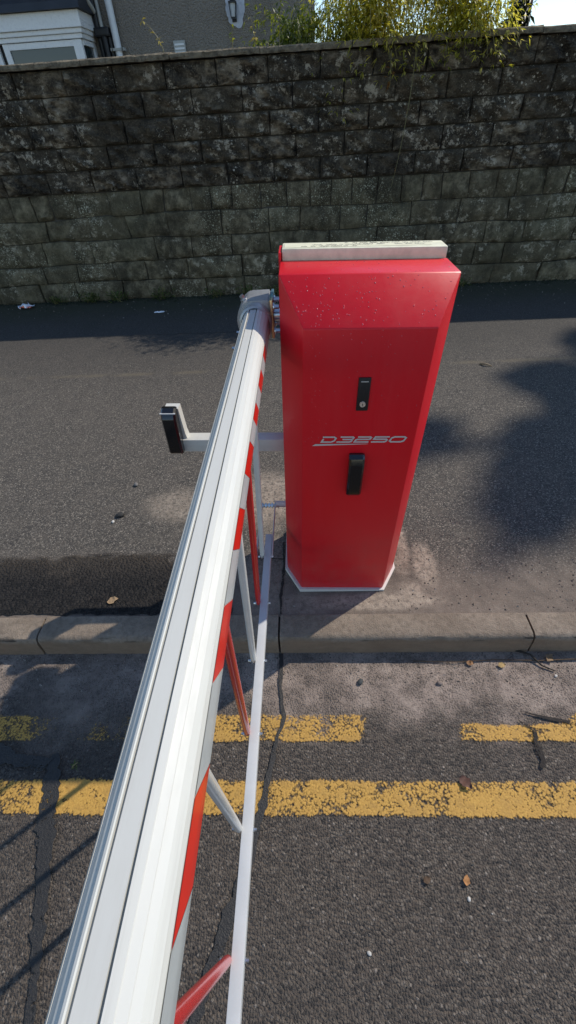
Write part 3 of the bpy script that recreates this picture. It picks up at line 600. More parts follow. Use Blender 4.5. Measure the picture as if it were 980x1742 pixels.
# conifer behind the wall on the right; unseen poplar added for its pavement shade
con_m = mat_leaf('dark_conifer_needles', [(0.008, 0.016, 0.008), (0.022, 0.034, 0.014), (0.05, 0.06, 0.022)], 0.15)
def tree(base, h, r0, z0, n, label, mat, seed, cone=True, name='tree', L=(0.10, 0.2), w=(0.03, 0.06)):
    random.seed(seed); root = empty(name, base); tag(root, label, 'tree'); tk = MB()
    tk.tube([(0.04*math.sin(k), 0.03*math.cos(k*1.7), h*0.92*k/8) for k in range(9)], [0.11*(1-0.88*k/8) for k in range(9)], 9)
    it = []
    for k in range(34):
        z = z0+(h-z0)*rv(0.02, 0.95); t = (z-z0)/(h-z0); rr = r0*((1-t)**0.8 if cone else math.sqrt(max(0.05, 1-(2*t-1)**2)))*rv(0.7, 1.05); a = rv(0, 6.28)
        e = Vector((rr*math.cos(a), rr*math.sin(a), z+(0.12 if cone else 0.45)*rr)); s = Vector((0, 0, z-0.3*rr)); tk.tube([s, s.lerp(e, 0.5)+Vector((0, 0, 0.05)), e], [0.035*(1-0.6*t), 0.02, 0.006], 5)
        for q in range(n//34):
            u = rv(0.25, 1.05)**0.7; p = s.lerp(e, u)+Vector((rv(-1, 1), rv(-1, 1), rv(-1, 1)))*0.22*max(0.4, rr*0.6)
            it.append((p, (math.cos(a)+rv(-1, 1), math.sin(a)+rv(-1, 1), rv(-0.9, 0.6)), rv(*L), rv(*w), 0.15, rv(0, 1)))
    tk.build('trunk', M['bark'], root, smooth=True); leaves('crown', it, mat, root); return root
tree((3.0, 8.6, -0.16), 6.2, 0.60, 0.4, 15000, 'dark narrow conifer behind the right end of the wall', con_m, 31, True, 'conifer', (0.08, 0.16), (0.03, 0.055))
dec_m = mat_leaf('tree_leaves', [(0.02, 0.04, 0.01), (0.05, 0.08, 0.02), (0.10, 0.13, 0.03)], 0.35)
tree((11.6, 9.45, -0.16), 13.3, 1.10, 4.0, 15000, 'unseen columnar poplar added right of view to shade the pavement', dec_m, 33, False, 'shade_poplar', (0.18, 0.30), (0.12, 0.2))

# ------------------------------------------------------------------ weeds, moss and litter at the wall foot
weed_m = mat_leaf('wall_foot_weeds', [(0.03, 0.05, 0.01), (0.07, 0.11, 0.02), (0.13, 0.17, 0.035)], 0.35)
def tuft(x, y, h, n, label, seed):
    random.seed(seed); it = []
    for k in range(n):
        a = rv(0, 6.28); r = rv(0, 0.09); z = rv(0, h*0.55)
        it.append(((r*math.cos(a)*1.5, r*math.sin(a)*0.6, z), (math.cos(a), math.sin(a)-0.4, rv(0.4, 1.6)), rv(0.03, 0.065), rv(0.008, 0.018), 0.25, rv(0, 1)))
    root = empty('weed_tuft', (x, y, 0.0)); tag(root, label, 'weed', 'weeds along the wall foot')
    st = MB()
    for k in range(5): st.tube([(rv(-.05, .05), rv(-.02, .02), 0), (rv(-.08, .08), rv(-.04, .01), h*rv(.5, .9))], 0.002, 4)
    st.build('stem', M['cane'], root); leaves('foliage', it, weed_m, root)
for i, (x, h, n, lb_) in enumerate(((-2.80, .12, 90, 'small green weed tuft just right of the litter at the wall foot'), (-2.42, .17, 170, 'bushy weed tuft at the wall foot, second from the litter'), (-2.10, .15, 150, 'low bushy weed tuft at the wall foot, third from the litter'),
        (-1.58, .18, 150, 'upright weed tuft at the wall foot midway between litter and barrier hub'), (-0.98, .12, 70, 'thin weed tuft at the wall foot above the white paper scrap'), (-0.62, .15, 110, 'weed tuft at the wall foot left of the barrier hub'), (-0.30, .14, 90, 'weed tuft at the wall foot directly behind the barrier hub'), (1.72, .10, 50, 'tiny weed tuft at the wall foot right of the red cabinet'))):
    tuft(x, 5.10, h, n, lb_, 50+i)
random.seed(9); mv = MB()
for k in range(900):
    x = rv(-4.6, 4.2); y = 5.165-abs(random.gauss(0, 0.055)); s = rv(0.006, 0.022); a = rv(0, 6.28)
    mv.add([(x+s*math.cos(a+j*1.5708)*rv(.7, 1.3), y+s*math.sin(a+j*1.5708)*rv(.7, 1.3), -0.001) for j in range(4)]+[(x, y, s*rv(.5, .9))], [(0, 1, 4), (1, 2, 4), (2, 3, 4), (3, 0, 4)])
o = mv.build('moss', mat_simple('dark_moss', (0.028, 0.034, 0.012), 0.95, var=0.6, vscale=30), smooth=True); tag(o, 'dark moss and soil crumbs along the foot of the wall', kind='stuff')
def crumple(name, loc, s, mat, label, cat, seed, flat=0.5):
    n = 7; v = []
    for i in range(n+1):
        for j in range(n+1):
            u, w = i/n-.5, j/n-.5; q = Vector((u*4+seed, w*4, seed)); v.append((s[0]*(u+.22*noise.noise(q)), s[1]*(w+.22*noise.noise(q+Vector((5, 1, 0)))), s[2]*(flat+noise.noise(q*1.4))*(1-1.4*max(abs(u), abs(w)))+0.004))
    f = [(i*(n+1)+j, (i+1)*(n+1)+j, (i+1)*(n+1)+j+1, i*(n+1)+j+1) for i in range(n) for j in range(n)]
    mz = min(p[2] for p in v); v = [(a, b, c-mz+0.002) for a, b, c in v]
    o = obj(name, v, f, mat); o.location = loc; return tag(o, label, cat)
pk = Mat('printed_wrapper', 0.25); pk.base(pk.ramp(pk.noise(9, 2), [(0.36, (0.55, 0.62, 0.72)), (0.44, (0.75, 0.75, 0.78)), (0.52, (0.72, 0.15, 0.07)), (0.6, (0.7, 0.68, 0.66))], 'CONSTANT'))
crumple('litter', (-3.13, 5.0, 0.0), (0.16, 0.10, 0.10), pk.m, 'crumpled white, red and blue wrapper at the wall foot on the left', 'litter', 2.2)
crumple('paper_scrap', (-1.52, 4.66, 0.0), (0.10, 0.035, 0.02), mat_simple('white_paper', (0.7, 0.72, 0.75), 0.8), 'small white paper scrap on the pavement near the wall', 'paper', 4.1)
def leaf_obj(x, y, z, s, rot, col, label, seed):
    mt = mat_simple('fallen_leaf_%d' % seed, col, 0.7, var=0.4, vscale=120); n = 8; v = []; f = []
    for i in range(n+1):
        t = i/n; w = 0.34*math.sin(math.pi*t**0.8)*s*(1+0.15*math.sin(i*2.3+seed)); h = 0.22*s*(0.3+noise.noise((t*2, seed, 1)))*math.sin(math.pi*t)
        v += [(s*(t-.5), w, h+0.16*s*math.sin(i+seed)**2), (s*(t-.5), 0, h*0.4), (s*(t-.5), -w, h)]
    for i in range(n):
        for k in range(2): f.append((i*3+k, (i+1)*3+k, (i+1)*3+k+1, i*3+k+1))
    mz = min(p[2] for p in v); v = [(a, b, c-mz+0.0015) for a, b, c in v]
    o = obj('fallen_leaf', v, f, mt, smooth=True); o.location = (x, y, z); o.rotation_euler = (0, 0, rot); tag(o, label, 'leaf', 'fallen leaves')
leaf_obj(0.411, 0.165, ROAD_Z+0.006, 0.026, 1.2, (0.42, 0.19, 0.06), 'small orange leaf on the road below the yellow lines', 1)
leaf_obj(0.305, 0.164, ROAD_Z+0.006, 0.024, 0.4, (0.10, 0.055, 0.025), 'small dark brown leaf left of the orange leaf on the road', 2)
leaf_obj(0.715, 0.782, ROAD_Z+0.006, 0.030, 0.2, (0.40, 0.26, 0.09), 'round yellow-brown leaf in the gutter by the twig', 3)
leaf_obj(0.472, 0.395, ROAD_Z+0.010, 0.045, -0.9, (0.13, 0.06, 0.04), 'reddish brown leaf lying on the lower yellow line', 4)
leaf_obj(-0.821, 1.020, 0.008, 0.045, 0.5, (0.36, 0.24, 0.13), 'pale curled leaf on the black patch behind the kerb', 5)
leaf_obj(0.60, 0.79, ROAD_Z+0.006, 0.028, -0.2, (0.30, 0.15, 0.06), 'narrow tan leaf in the gutter under the twig', 6)
leaf_obj(0.90, 0.81, ROAD_Z+0.006, 0.04, 0.7, (0.22, 0.13, 0.06), 'brown leaf in the gutter at the right end of the twig', 7)
def twig(pts, r, label, col=(0.10, 0.062, 0.035)):
    t = MB(); t.tube(pts, [r*(1-0.5*i/(len(pts)-1)) for i in range(len(pts))], 6); o = t.build('twig', mat_simple('twig_bark', col, 0.85, var=0.4, vscale=60), smooth=True); tag(o, label, 'twig')
twig([(1.25, 0.80, ROAD_Z+0.006), (1.0, 0.805, ROAD_Z+0.009), (0.86, 0.80, ROAD_Z+0.007), (0.70, 0.805, ROAD_Z+0.006), (0.55, 0.795, ROAD_Z+0.008), (0.39, 0.80, ROAD_Z+0.006)], 0.0028, 'long thin brown twig lying in the gutter on the right')
twig([(1.33, 3.15, 0.006), (1.36, 3.12, 0.016), (1.40, 3.10, 0.006)], 0.008, 'short pale twig on the pavement right of the cabinet', (0.30, 0.22, 0.13))
twig([(0.78, 0.845, ROAD_Z+0.008), (0.83, 0.82, ROAD_Z+0.016), (0.86, 0.78, ROAD_Z+0.008), (0.90, 0.76, ROAD_Z+0.006)], 0.005, 'short dark twig at the kerb joint on the right', (0.03, 0.022, 0.016))
def pebble(x, y, z, s, col, label, seed):
    bm = bmesh.new(); bmesh.ops.create_icosphere(bm, subdivisions=2, radius=1)
    for q in bm.verts:
        k = 1+0.28*noise.noise(q.co*1.3+Vector((seed*3.1, 0, 0))); q.co = Vector((q.co.x*s*k, q.co.y*s*0.75*k, q.co.z*s*0.5*k))
    mz = min(q.co.z for q in bm.verts); me = bpy.data.meshes.new('pebble'); bm.to_mesh(me); bm.free(); o = bpy.data.objects.new('pebble', me); link(o)
    me.materials.append(mat_simple('pebble_%d' % seed, col, 0.8, var=0.25, vscale=150)); o.location = (x, y, z-mz-0.001); o.rotation_euler = (0, 0, seed*1.3)
    me.polygons.foreach_set('use_smooth', [True]*len(me.polygons)); tag(o, label, 'pebble', 'loose pebbles')
WHT = (0.55, 0.52, 0.47)
pebble(0.408, 0.127, ROAD_Z, 0.006, WHT, 'pale pebble on the road just below the orange leaf', 1)
pebble(0.131, 0.021, ROAD_Z, 0.006, WHT, 'pale pebble on the road lower right of the rail', 2)
pebble(0.897, 0.743, ROAD_Z, 0.007, WHT, 'white pebble in the gutter at the right', 3)
pebble(-0.945, 1.788, 0, 0.016, (0.16, 0.15, 0.14), 'grey pebble on the pavement left of the arm', 4)
pebble(-0.957, 1.544, 0, 0.022, (0.03, 0.028, 0.026), 'black lump on the pavement left of the arm', 5)
pebble(-0.98, 1.50, 0, 0.010, WHT, 'small pale pebble beside the black lump on the pavement', 6)
pebble(0.47, 0.715, ROAD_Z, 0.011, (0.22, 0.17, 0.14), 'brownish pebble in the gutter in front of the cabinet', 7)
pebble(0.18, 0.72, ROAD_Z, 0.013, (0.05, 0.055, 0.055), 'dark slate chip in the gutter left of the brownish pebble', 8)
# loose grit: too small to count
random.seed(77); gm = MB(); spots = []
for k in range(1500): spots.append((rv(-1.5, 1.4), 0.84-abs(random.gauss(0, 0.10)), ROAD_Z, rv(0.0012, 0.0045)))
for k in range(900): spots.append((rv(-2.4, 2.2), rv(0.96, 3.6), 0.0, rv(0.0015, 0.0055)))
for k in range(350): spots.append((rv(0.35, 1.2), rv(0.96, 1.5), 0.0, rv(0.002, 0.006)))
for k in range(400): spots.append((rv(-3.5, 3.2), 5.1-abs(random.gauss(0, 0.35)), 0.0, rv(0.003, 0.009)))
for k in range(420): spots.append((rv(-1.2, 1.0), rv(-0.15, 0.6), ROAD_Z+0.002, rv(0.0012, 0.003)))
for (x, y, z, s) in spots:
    a = rv(0, 6.28); q = [(x+s*rv(.7, 1.3)*math.cos(a+j*2.094), y+s*rv(.7, 1.3)*math.sin(a+j*2.094), z) for j in range(3)]
    gm.add(q+[(x+s*rv(-.3, .3), y+s*rv(-.3, .3), z+s*rv(.6, 1.2))], [(0, 1, 3), (1, 2, 3), (2, 0, 3)])
gmt = Mat('loose_grit', 0.9); gmt.base(gmt.ramp(gmt.noise(37, 2, 0.8), [(0.3, (0.03, 0.028, 0.026)), (0.5, (0.13, 0.11, 0.09)), (0.66, (0.34, 0.30, 0.26)), (0.75, (0.5, 0.46, 0.40))]))
o = gm.build('grit', gmt.m); tag(o, 'loose grit scattered in the gutter and on the pavement', kind='stuff')
# green sprouts in the tar seam
sprig((-0.80, 0.43, ROAD_Z), 0.02, 18, 'tiny dry grass sprout in the tar seam left of the arm', weed_m, 71, (0.02, 0.01), L=(0.012, 0.03), w=(0.002, 0.004))

# ------------------------------------------------------------------ red barrier cabinet
cab = empty('barrier_cabinet', (0.1325, 1.07, 0.0), (0, R(1.62), 0))
tag(cab, 'tall red barrier cabinet with chamfered corners standing on the pavement', 'barrier cabinet')
a, b, cd, dp_, z1, z2 = 0.1665, 0.2275, 0.112, 0.335, 1.060, 1.155
ZB = 0.012
# front cover: front face, chamfers, sloped top, short roof; shell slightly bevelled
bm = bmesh.new()
def V(*p): return bm.verts.new(p)
RB = 0.250
fl, fr_, cl_, cr_ = V(-a, 0, ZB), V(a, 0, ZB), V(-b, cd, ZB), V(b, cd, ZB)
FL, FR, CL, CR = V(-a, 0, z1), V(a, 0, z1), V(-b, cd, z2), V(b, cd, z2)
bl, brr, BL, BR = V(-b, RB, ZB), V(b, RB, ZB), V(-b, RB, z2), V(b, RB, z2)
for q in ((fl, fr_, FR, FL), (fr_, cr_, CR, FR), (cl_, fl, FL, CL), (FL, FR, CR, CL), (cr_, brr, BR, CR), (bl, cl_, CL, BL), (CL, CR, BR, BL), (brr, bl, BL, BR), (fl, cl_, bl, brr, cr_, fr_)): bm.faces.new(q)
bmesh.ops.recalc_face_normals(bm, faces=bm.faces)
bmesh.ops.bevel(bm, geom=list(bm.edges), offset=0.0035, segments=2, affect='EDGES', profile=0.5)
me = bpy.data.meshes.new('front_cover'); bm.to_mesh(me); bm.free(); me.materials.append(M['red'])
me.polygons.foreach_set('use_smooth', [True]*len(me.polygons)); me.set_sharp_from_angle(angle=R(25))
cover = bpy.data.objects.new('front_cover', me); link(cover); cover.parent = cab
body = MB(); body.box(-b+0.002, b-0.002, RB+0.003, dp_, ZB, z2-0.004, 0.004); body.build('rear_body', M['red'], cab)
side = MB(); side.box(-b-0.004, -b+0.003, RB-0.01, dp_-0.004, z2-0.03, z2+0.020, 0.001); side.build('side_flange', M['red'], cab)
lid = MB(); lid.box(-b+0.005, b-0.004, RB-0.002, dp_-0.012, z2-0.003, z2+0.028, 0.005); lid = lid.build('lid', M['lid'], cab, angle=30)
LZ = z2+0.0285
tp = MB(); tp.add([(-b+0.012, RB+0.008, LZ), (b-0.045, RB+0.016, LZ), (b-0.042, RB+0.066, LZ), (-b+0.012, RB+0.058, LZ)], [(0, 1, 2, 3)]); tape = tp.build('masking_tape', M['tape'], lid)
def ribbon(pts, w, plane, off):
    """mitred flat stroke; plane(u, v, off) maps to 3-D"""
    n = len(pts); out = []; closed = pts[0] == pts[-1] and n > 2
    for i in range(n):
        if closed: p0 = pts[(i-1) % (n-1)]; p1 = pts[i % (n-1)]; p2 = pts[(i+1) % (n-1)]
        else: p0 = pts[max(i-1, 0)]; p1 = pts[i]; p2 = pts[min(i+1, n-1)]
        d1 = Vector((p1[0]-p0[0], p1[1]-p0[1])); d2 = Vector((p2[0]-p1[0], p2[1]-p1[1]))
        if d1.length < 1e-9: d1 = d2.copy()
        if d2.length < 1e-9: d2 = d1.copy()
        d1.normalize(); d2.normalize(); n1 = Vector((-d1.y, d1.x)); n2 = Vector((-d2.y, d2.x)); m_ = n1+n2
        m_ = m_.normalized() if m_.length > 1e-6 else n1; k = w/2/max(0.45, m_.dot(n1))
        out += [plane(p1[0]+m_.x*k, p1[1]+m_.y*k, off), plane(p1[0]-m_.x*k, p1[1]-m_.y*k, off)]
    return out, [(2*i, 2*i+1, 2*i+3, 2*i+2) for i in range(n-1)]
# handwriting on the tape (illegible scrawl in the photo)
random.seed(4); hw = MB(); lay = 0
for (u0, u1, v0) in ((-0.17, -0.03, 0.018), (-0.14, 0.0, 0.034), (-0.02, 0.06, 0.036), (0.02, 0.10, 0.052), (0.085, 0.165, 0.032), (0.11, 0.175, 0.050), (-0.05, 0.04, 0.054)):
    u = u0
    while u < u1:
        L = rv(0.010, 0.030); pts = []; n = int(L/0.0022)
        for k in range(n+1): pts.append((u+L*k/n, v0+RB+0.0055*math.sin(k*1.9+u*300)*rv(.3, 1)+0.05*(u-u0)*0.1))
        lay += 1; v, f = ribbon(pts, 0.0016, lambda x, y, o_: (x, y, o_), LZ+0.0005+0.0001*(lay % 5)); hw.add(v, f); u += L+rv(0.005, 0.012)
hw.build('handwriting', M['ink'], tape)
# white plinth rim at the foot
o_ = 0.009; pl = MB(); pl.prism([(-a-0.006, -o_), (a+0.006, -o_), (b+o_, cd-0.004), (b+o_, dp_+0.004), (-b-o_, dp_+0.004), (-b-o_, cd-0.004)], -0.012, ZB, 'z'); fix_normals(pl.build('plinth', mat_white('dirty_white_plinth', (0.62, 0.58, 0.53), 0.6), cab))
# lettering D3250 with its tapering underline
lt = MB(); H, Wd, SH, GAP = 0.0205, 0.044, 0.55, 0.0075; X0, Z0 = -0.117, 0.7285
pl_ = lambda u, v, off: (u, -off, v)
G = {'D': [[(0.16, 0.62), (0.16, 0.08), (0.80, 0.08), (0.97, 0.28), (0.97, 0.72), (0.80, 0.92), (0.03, 0.92)]],
     '3': [[(0.05, 0.92), (0.88, 0.92), (0.97, 0.82), (0.97, 0.62), (0.88, 0.51), (0.30, 0.51)], [(0.972, 0.435), (0.972, 0.18), (0.88, 0.08), (0.0, 0.08)]],
     '2': [[(0.05, 0.92), (0.88, 0.92), (0.97, 0.82), (0.97, 0.62), (0.88, 0.52), (0.14, 0.52), (0.05, 0.42), (0.05, 0.08), (1.0, 0.08)]],
     '5': [[(1.0, 0.92), (0.05, 0.92), (0.05, 0.54), (0.88, 0.54), (0.97, 0.44), (0.97, 0.18), (0.88, 0.08), (0.0, 0.08)]],
     '0': [[(0.18, 0.08), (0.82, 0.08), (0.97, 0.24), (0.97, 0.76), (0.82, 0.92), (0.18, 0.92), (0.03, 0.76), (0.03, 0.24), (0.18, 0.08)]]}
for i, ch in enumerate('D3250'):
    for st in G[ch]:
        pts = [(X0+i*(Wd+GAP)+u*Wd+SH*v*H, Z0+v*H) for u, v in st]; v, f = ribbon(pts, 0.0050, pl_, 0.0012); lt.add(v, f)
lt.add([pl_(X0-0.020, Z0-0.0125, 0.0012), pl_(X0-0.010, Z0-0.0055, 0.0012), pl_(X0+0.140, Z0-0.0045, 0.0012), pl_(X0+0.15, Z0-0.0058, 0.0012)], [(0, 3, 2, 1)])
lt.build('lettering', M['letter'], cab)
# lock plate
lp = MB(); lp.box(-0.0165, 0.0165, -0.005, 0.001, 0.836, 0.934, 0.0022); lp = lp.build('lock_plate', M['mblack'], cab, angle=30)
lk = MB(); lk.tube([(0.0, -0.0045, 0.857), (0.0, -0.0085, 0.857)], [0.0085, 0.0078], 20); lk = lk.build('lock_cylinder', M['brass'], lp, angle=40)
kb = MB(); kb.box(-0.0008, 0.0008, -0.0088, -0.0084, 0.853, 0.861); kb.build('keyhole', M['mblack'], lk)
tb = MB(); tb.box(-0.010, 0.010, -0.0060, -0.0052, 0.922, 0.925); tb.build('slot_mark', M['gpipe'], lp)
# photocell housing (used on the cabinet and on the side bracket)
def photocell(parent, cx, cy, z0, h, w=0.047, d=0.030):
    pr = [(0, 0), (0, h), (-0.35*d, h+0.001), (-0.80*d, h-0.008), (-d, h-0.026), (-d-0.001, h-0.030), (-d, 0.010), (-0.8*d, 0.0)]; n = len(pr); v = []; xs = [-w/2, -w/2+0.006, w/2-0.006, w/2]
    for i, xx in enumerate(xs):
        for (yy, zz) in pr:
            e = i in (0, 3); v.append((cx+xx, cy+(yy*0.80 if e else yy), z0+(0.004+(zz-0.004)*0.985 if e else zz)))
    f = [(i*n+k, i*n+(k+1) % n, (i+1)*n+(k+1) % n, (i+1)*n+k) for i in range(3) for k in range(n)]+[tuple(reversed(range(n))), tuple(range(3*n, 4*n))]
    o = fix_normals(obj('photocell', v, f, M['black'], parent)); o.data.polygons.foreach_set('use_smooth', [True]*len(o.data.polygons)); o.data.set_sharp_from_angle(angle=R(28)); return o
photocell(cab, 0.000, -0.0005, 0.540, 0.150)
# side bracket with second photocell
KX = lambda x, z: x-0.1325-0.0283*z
by0, by1, bz0, bz1 = 0.205, 0.255, 0.553, 0.603
bkt = MB(); bkt.box(-0.640, -b-0.0005, by0, by1, bz0, bz1, 0.004); bkt = bkt.build('photocell_bracket', M['white'], cab, angle=30)
up = MB(); up.prism([(-0.638, bz1-0.004), (-0.578, bz1-0.004), (-0.583, bz1+0.02), (-0.590, 0.722), (-0.638, 0.722)], by0+0.012, by1-0.001); fix_normals(up.build('bracket_upright', M['white'], cab))
pc = photocell(cab, -0.6180, by0+0.0115, 0.560, 0.172, 0.050, 0.044)
ring = MB(); ring.box(-0.6440, -0.5920, by0-0.0265, by0-0.0205, 0.7215, 0.7245); ring.build('lens_line', M['alu'], pc)
# lower pivot stub for the skirt
stb = MB(); stb.tube([(-b+0.004, 0.235, 0.268), (-b-0.045, 0.235, 0.268)], 0.0135, 18); stb = stb.build('pivot_stub', M['strut_w'], cab, angle=40)
# water droplets
random.seed(12); dm = MB()
def drop(p, nrm, s):
    nrm = Vector(nrm).normalized(); t = nrm.cross(Vector((1, 0, 0))).normalized(); u = nrm.cross(t); p = Vector(p); st_ = rv(1.0, 1.5); v = []
    for (r, hh) in ((1.0, -0.02), (0.82, 0.26), (0.45, 0.44)):
        for k in range(7): an = 6.2832*k/7; v.append(p+t*(math.cos(an)*s*r*st_)+u*(math.sin(an)*s*r)+nrm*s*hh)
    v.append(p+nrm*s*0.5); f = [(i*7+k, i*7+(k+1) % 7, (i+1)*7+(k+1) % 7, (i+1)*7+k) for i in range(2) for k in range(7)]+[(14+k, 14+(k+1) % 7, 21) for k in range(7)]
    dm.add(v, f)
sl = Vector((0, cd, z2-z1)); sn = Vector((0, -(z2-z1), cd))
for k in range(150):
    t = rv(0.04, 0.95); w = a+(b-a)*t-0.008; x = -w+2*w*(rv(0, 1)**(1.7 if k < 110 else 1.0)); drop((x, cd*t, z1+(z2-z1)*t), sn, rv(0.0007, 0.0019))
for k in range(110): drop((-a+0.008+(2*a-0.016)*rv(0, 1)**1.4, -0.0001, z1-0.005-0.34*rv(0, 1)**1.3), (0, -1, 0), rv(0.0005, 0.0012))
for k in range(40): drop((rv(-b+0.01, b-0.01), rv(cd+0.005, RB-0.005), z2+0.0001), (0, 0, 1), rv(0.0008, 0.002))
wm = Mat('water', 0.03, spec=0.5); wm.base((0.95, 0.22, 0.25)); wm.b.inputs['Transmission Weight'].default_value = 0.5; wm.b.inputs['IOR'].default_value = 1.33
o = fix_normals(dm.build('water_droplets', wm.m, cab, smooth=True)); o['kind'] = 'stuff'

# ------------------------------------------------------------------ barrier arm with hub, stripes and hanging skirt
AX, AZ = -0.1415, 1.010; AY0, AY1 = -2.3, 1.345
arm = empty('boom_barrier', (AX, 1.352, AZ)); tag(arm, 'white barrier arm with red stripes and hanging skirt beside the red cabinet', 'barrier')
def L3(x, y, z): return (x-AX, y-1.352, z-AZ)
PRO = [(-0.039, -0.022), (-0.039, 0.006), (-0.036, 0.018), (-0.0305, 0.0290), (-0.0300, 0.0284), (-0.0240, 0.0360), (-0.0188, 0.0398), (-0.0172, 0.0432), (-0.0150, 0.0440), (-0.0140, 0.0430), (-0.0137, 0.0385), (-0.0113, 0.0385), (-0.0110, 0.0428),
       (0.0062, 0.0428), (0.0065, 0.0384), (0.0090, 0.0384), (0.0093, 0.0442), (0.0165, 0.0424), (0.0170, 0.0414), (0.0240, 0.0384), (0.0245, 0.0374), (0.0310, 0.0330), (0.0368, 0.0258), (0.0390, 0.0190), (0.0392, -0.022), (0.0368, -0.031), (0.0305, -0.039), (0.0215, -0.0432), (0.0090, -0.045), (-0.0090, -0.045), (-0.0215, -0.0432), (-0.0305, -0.039), (-0.0368, -0.031)]
ys = [AY1-(AY1-AY0)*i/12 for i in range(13)]; v = []; n = len(PRO)
for y in ys: v += [L3(AX+p[0], y, AZ+p[1]) for p in PRO]
f = [(i*n+k, i*n+(k+1) % n, (i+1)*n+(k+1) % n, (i+1)*n+k) for i in range(12) for k in range(n)]+[tuple(reversed(range(n))), tuple(range(12*n, 13*n))]
tube = fix_normals(obj('arm_tube', v, f, M['white'], arm, angle=9))
# reflective tape bands on both flanks, edges slanting; each band is a piece of its own
def band(y_a, y_b, mat, name, side, cl0=1.0, top=0.0175):
    prof = [(0.0398, top), (0.0399, -0.005), (0.0398, -0.022), (0.0374, -0.0315), (0.0310, -0.0398)]; v = []; f = []
    for i, (px, pz) in enumerate(prof):
        sh = (0.0175-pz)*0.95*cl0
        for y in (y_a, y_b): v.append(L3(AX+side*px, min(y+sh, 1.30), AZ+pz))
    for i in range(len(prof)-1): f.append((2*i, 2*i+1, 2*i+3, 2*i+2))
    o = obj(name, v, f, mat, arm, angle=30); return o
y = 1.17; k = 0; st_ = [1.215, 1.14, 1.075, 1.010, 0.935, 0.865, 0.795, 0.725, 0.650, 0.575, 0.500]
edges = [1.24, 1.085, 1.01, 0.935, 0.855, 0.78, 0.715, 0.64, 0.545, 0.463, 0.378, 0.290, 0.195, 0.096]
yy = 0.096
while yy > -2.2: yy -= 0.092; edges.append(yy)
edges[0] = 1.24
for i in range(len(edges)-1):
    red = (i % 2 == 1) if i < 2 else (i % 2 == 1)
    for s in (1,): band(edges[i+1]+0.0006, edges[i]-0.0006, M['tape_r'] if red else M['tape_g'], 'red_stripe' if red else 'grey_stripe', s)
# hub: cast clamp with round mouth, zinc flange, bolts
hub = MB(); y0, y1 = 1.302, 1.415
prof = [(-0.100, 0.055), (-0.160, 0.055), (-0.176, 0.048), (-0.192, 0.030), (-0.199, 0.006), (-0.199, -0.012), (-0.192, -0.036), (-0.176, -0.050), (-0.160, -0.054), (-0.100, -0.054)]
hub.prism([(x-AX, z) for x, z in prof], y0-1.352, y1-1.352); h_ = hub.build('hub', M['casting'], arm)
bm = bmesh.new(); bm.from_mesh(h_.data); bmesh.ops.recalc_face_normals(bm, faces=bm.faces); bmesh.ops.bevel(bm, geom=list(bm.edges), offset=0.004, segments=2, affect='EDGES'); bm.to_mesh(h_.data); bm.free()
h_.data.polygons.foreach_set('use_smooth', [True]*len(h_.data.polygons)); h_.data.set_sharp_from_angle(angle=R(35))
col_ = MB()   # collar ring round the arm mouth
ring_o = [(0.0475*math.cos(t*math.pi/16), 0.0520*math.sin(t*math.pi/16)) for t in range(32)]; ring_i = [(0.0415*math.cos(t*math.pi/16), 0.0465*math.sin(t*math.pi/16)) for t in range(32)]
v = []
for (rg, yv) in ((ring_o, 1.303), (ring_o, 1.272), (ring_i, 1.268), (ring_i, 1.303)): v += [L3(AX+p[0], yv, AZ+p[1]) for p in rg]
f = [(q*32+t, q*32+(t+1) % 32, ((q+1) % 4)*32+(t+1) % 32, ((q+1) % 4)*32+t) for q in range(4) for t in range(32)]
fix_normals(obj('collar', v, f, M['casting'], arm, angle=35))
flm = Mat('zinc_passivated_steel', 0.3, 0.85); px = flm.xyz(flm.pos())
flm.base(flm.ramp(flm.addm(flm.maprange(px[1], 1.29, 1.42, 0, 1, False), flm.mul(flm.noise(30, 3), 0.25)), [(0.1, (0.60, 0.28, 0.18)), (0.3, (0.68, 0.58, 0.30)), (0.5, (0.22, 0.62, 0.62)), (0.9, (0.35, 0.62, 0.78))]))
fl_ = MB(); fl_.box(-0.0985-AX, -0.0905-AX, 1.300-1.352, 1.412-1.352, -0.052, 0.056, 0.001); fl_.build('flange', flm.m, arm, angle=30)
def bolt(p, axis, r, h, parent, mat=M['zinc'], name='bolt'):
    bm_ = MB(); p = Vector(p); ax = Vector(axis).normalized(); bm_.tube([p, p+ax*h*0.22], r*1.45, 14); bm_.tube([p+ax*h*0.225, p+ax*h], [r, r*0.96], 6); return bm_.build(name, mat, parent)
for (yv, zv) in ((1.385, 0.034), (1.315, -0.034), (1.385, -0.034), (1.315, 0.034)): bolt((-0.0903-AX, yv-1.352, zv), (1, 0, 0), 0.0075, 0.017, arm)
sh_ = MB(); sh_.tube([(-0.0903-AX, 0, 0.0), (-0.060-AX, 0, 0.0)], 0.018, 18); sh_.build('shaft', M['zinc'], arm, angle=40)
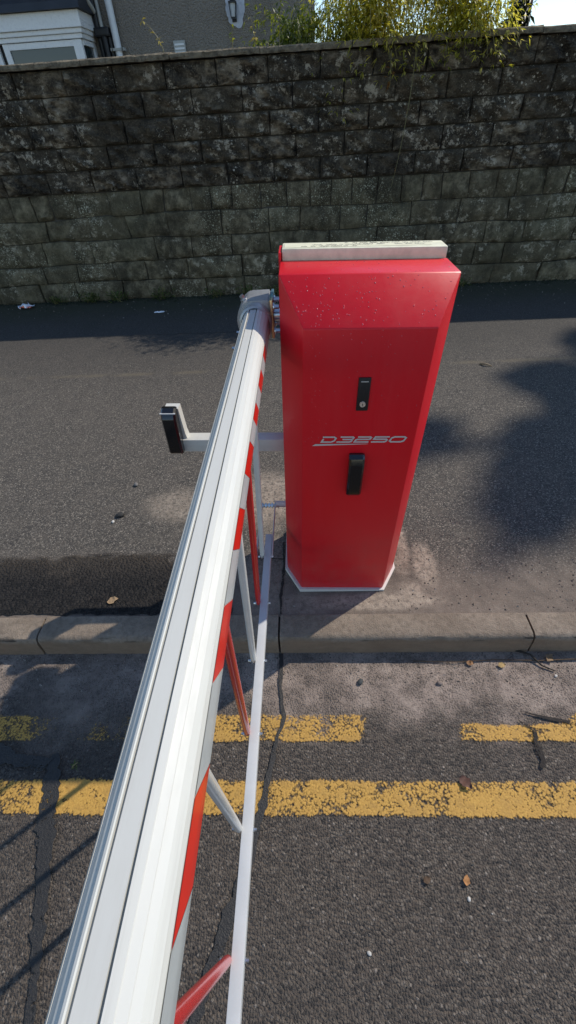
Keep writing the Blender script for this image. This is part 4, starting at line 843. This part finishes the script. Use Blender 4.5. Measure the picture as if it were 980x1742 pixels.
bolt((-0.178-AX, 1.350-1.352, 0.0475), (-0.5, -0.2, 0.85), 0.0075, 0.014, arm)
for yv in (1.20, 1.09): bolt((-0.1805-AX, yv-1.352, 0.006), (-1, 0, 0.15), 0.0035, 0.008, arm)
# skirt: rail, struts, bolts
RZ, RX0, RX1 = 0.268, -0.1645, -0.1395
rl = MB(); rl.box(RX0-AX, RX1-AX, AY0+0.12-1.352, 1.128-1.352, RZ-0.012-AZ, RZ+0.012-AZ, 0.0012); rail = rl.build('rail', M['alu'], arm, angle=30)
sy = [1.025-0.2045*i for i in range(16)]
for i, y in enumerate(sy):
    wht = i % 2 == 0; xb = RX0-0.0075
    tp_ = Vector((-0.132, y-0.055, AZ-0.036)); bt = Vector((xb, y, RZ-0.004)); s = MB(); d = (bt-tp_)
    P = [Vector(L3(*(tp_+d*t))) for t in (0, 0.05, 0.93, 0.975, 1.0)]
    s.tube(P, [0.0090, 0.0092, 0.0092, 0.0082, 0.0055], 14)
    so = s.build('strut', M['strut_w' if wht else 'strut_r'], arm, angle=50)
    for sx, xx in ((-1, xb-0.0075), (1, RX1)):
        bolt((xx-AX, y-1.352, RZ-AZ), (sx, 0, 0), 0.0036, 0.008, rail)
# links from the rail end up to the pivot stub
lk = MB(); lk.tube([L3(-0.118, 1.305, 0.268), L3(-0.190, 1.305, 0.268)], 0.0055, 12)
for xx in (-0.121, -0.132, -0.146, -0.158, -0.172, -0.185): lk.tube([L3(xx, 1.305, 0.268), L3(xx-0.006, 1.305, 0.268)], 0.0105, 6)
lk.build('pivot_bolt', M['zinc'], arm)
for xx, ye, w in ((-0.1365, 1.03, 0.0028), (-0.1935, 1.0, 0.004)):
    l2 = MB(); pr = [(1.318, 0.284), (1.318, 0.255), (ye, RZ-0.013), (ye-0.012, RZ), (ye, RZ+0.010)]
    l2.prism([(p[0]-1.352, p[1]-AZ) for p in pr], xx-AX-w/2, xx-AX+w/2, 'x'); fix_normals(l2.build('link_plate', M['alu'], arm))
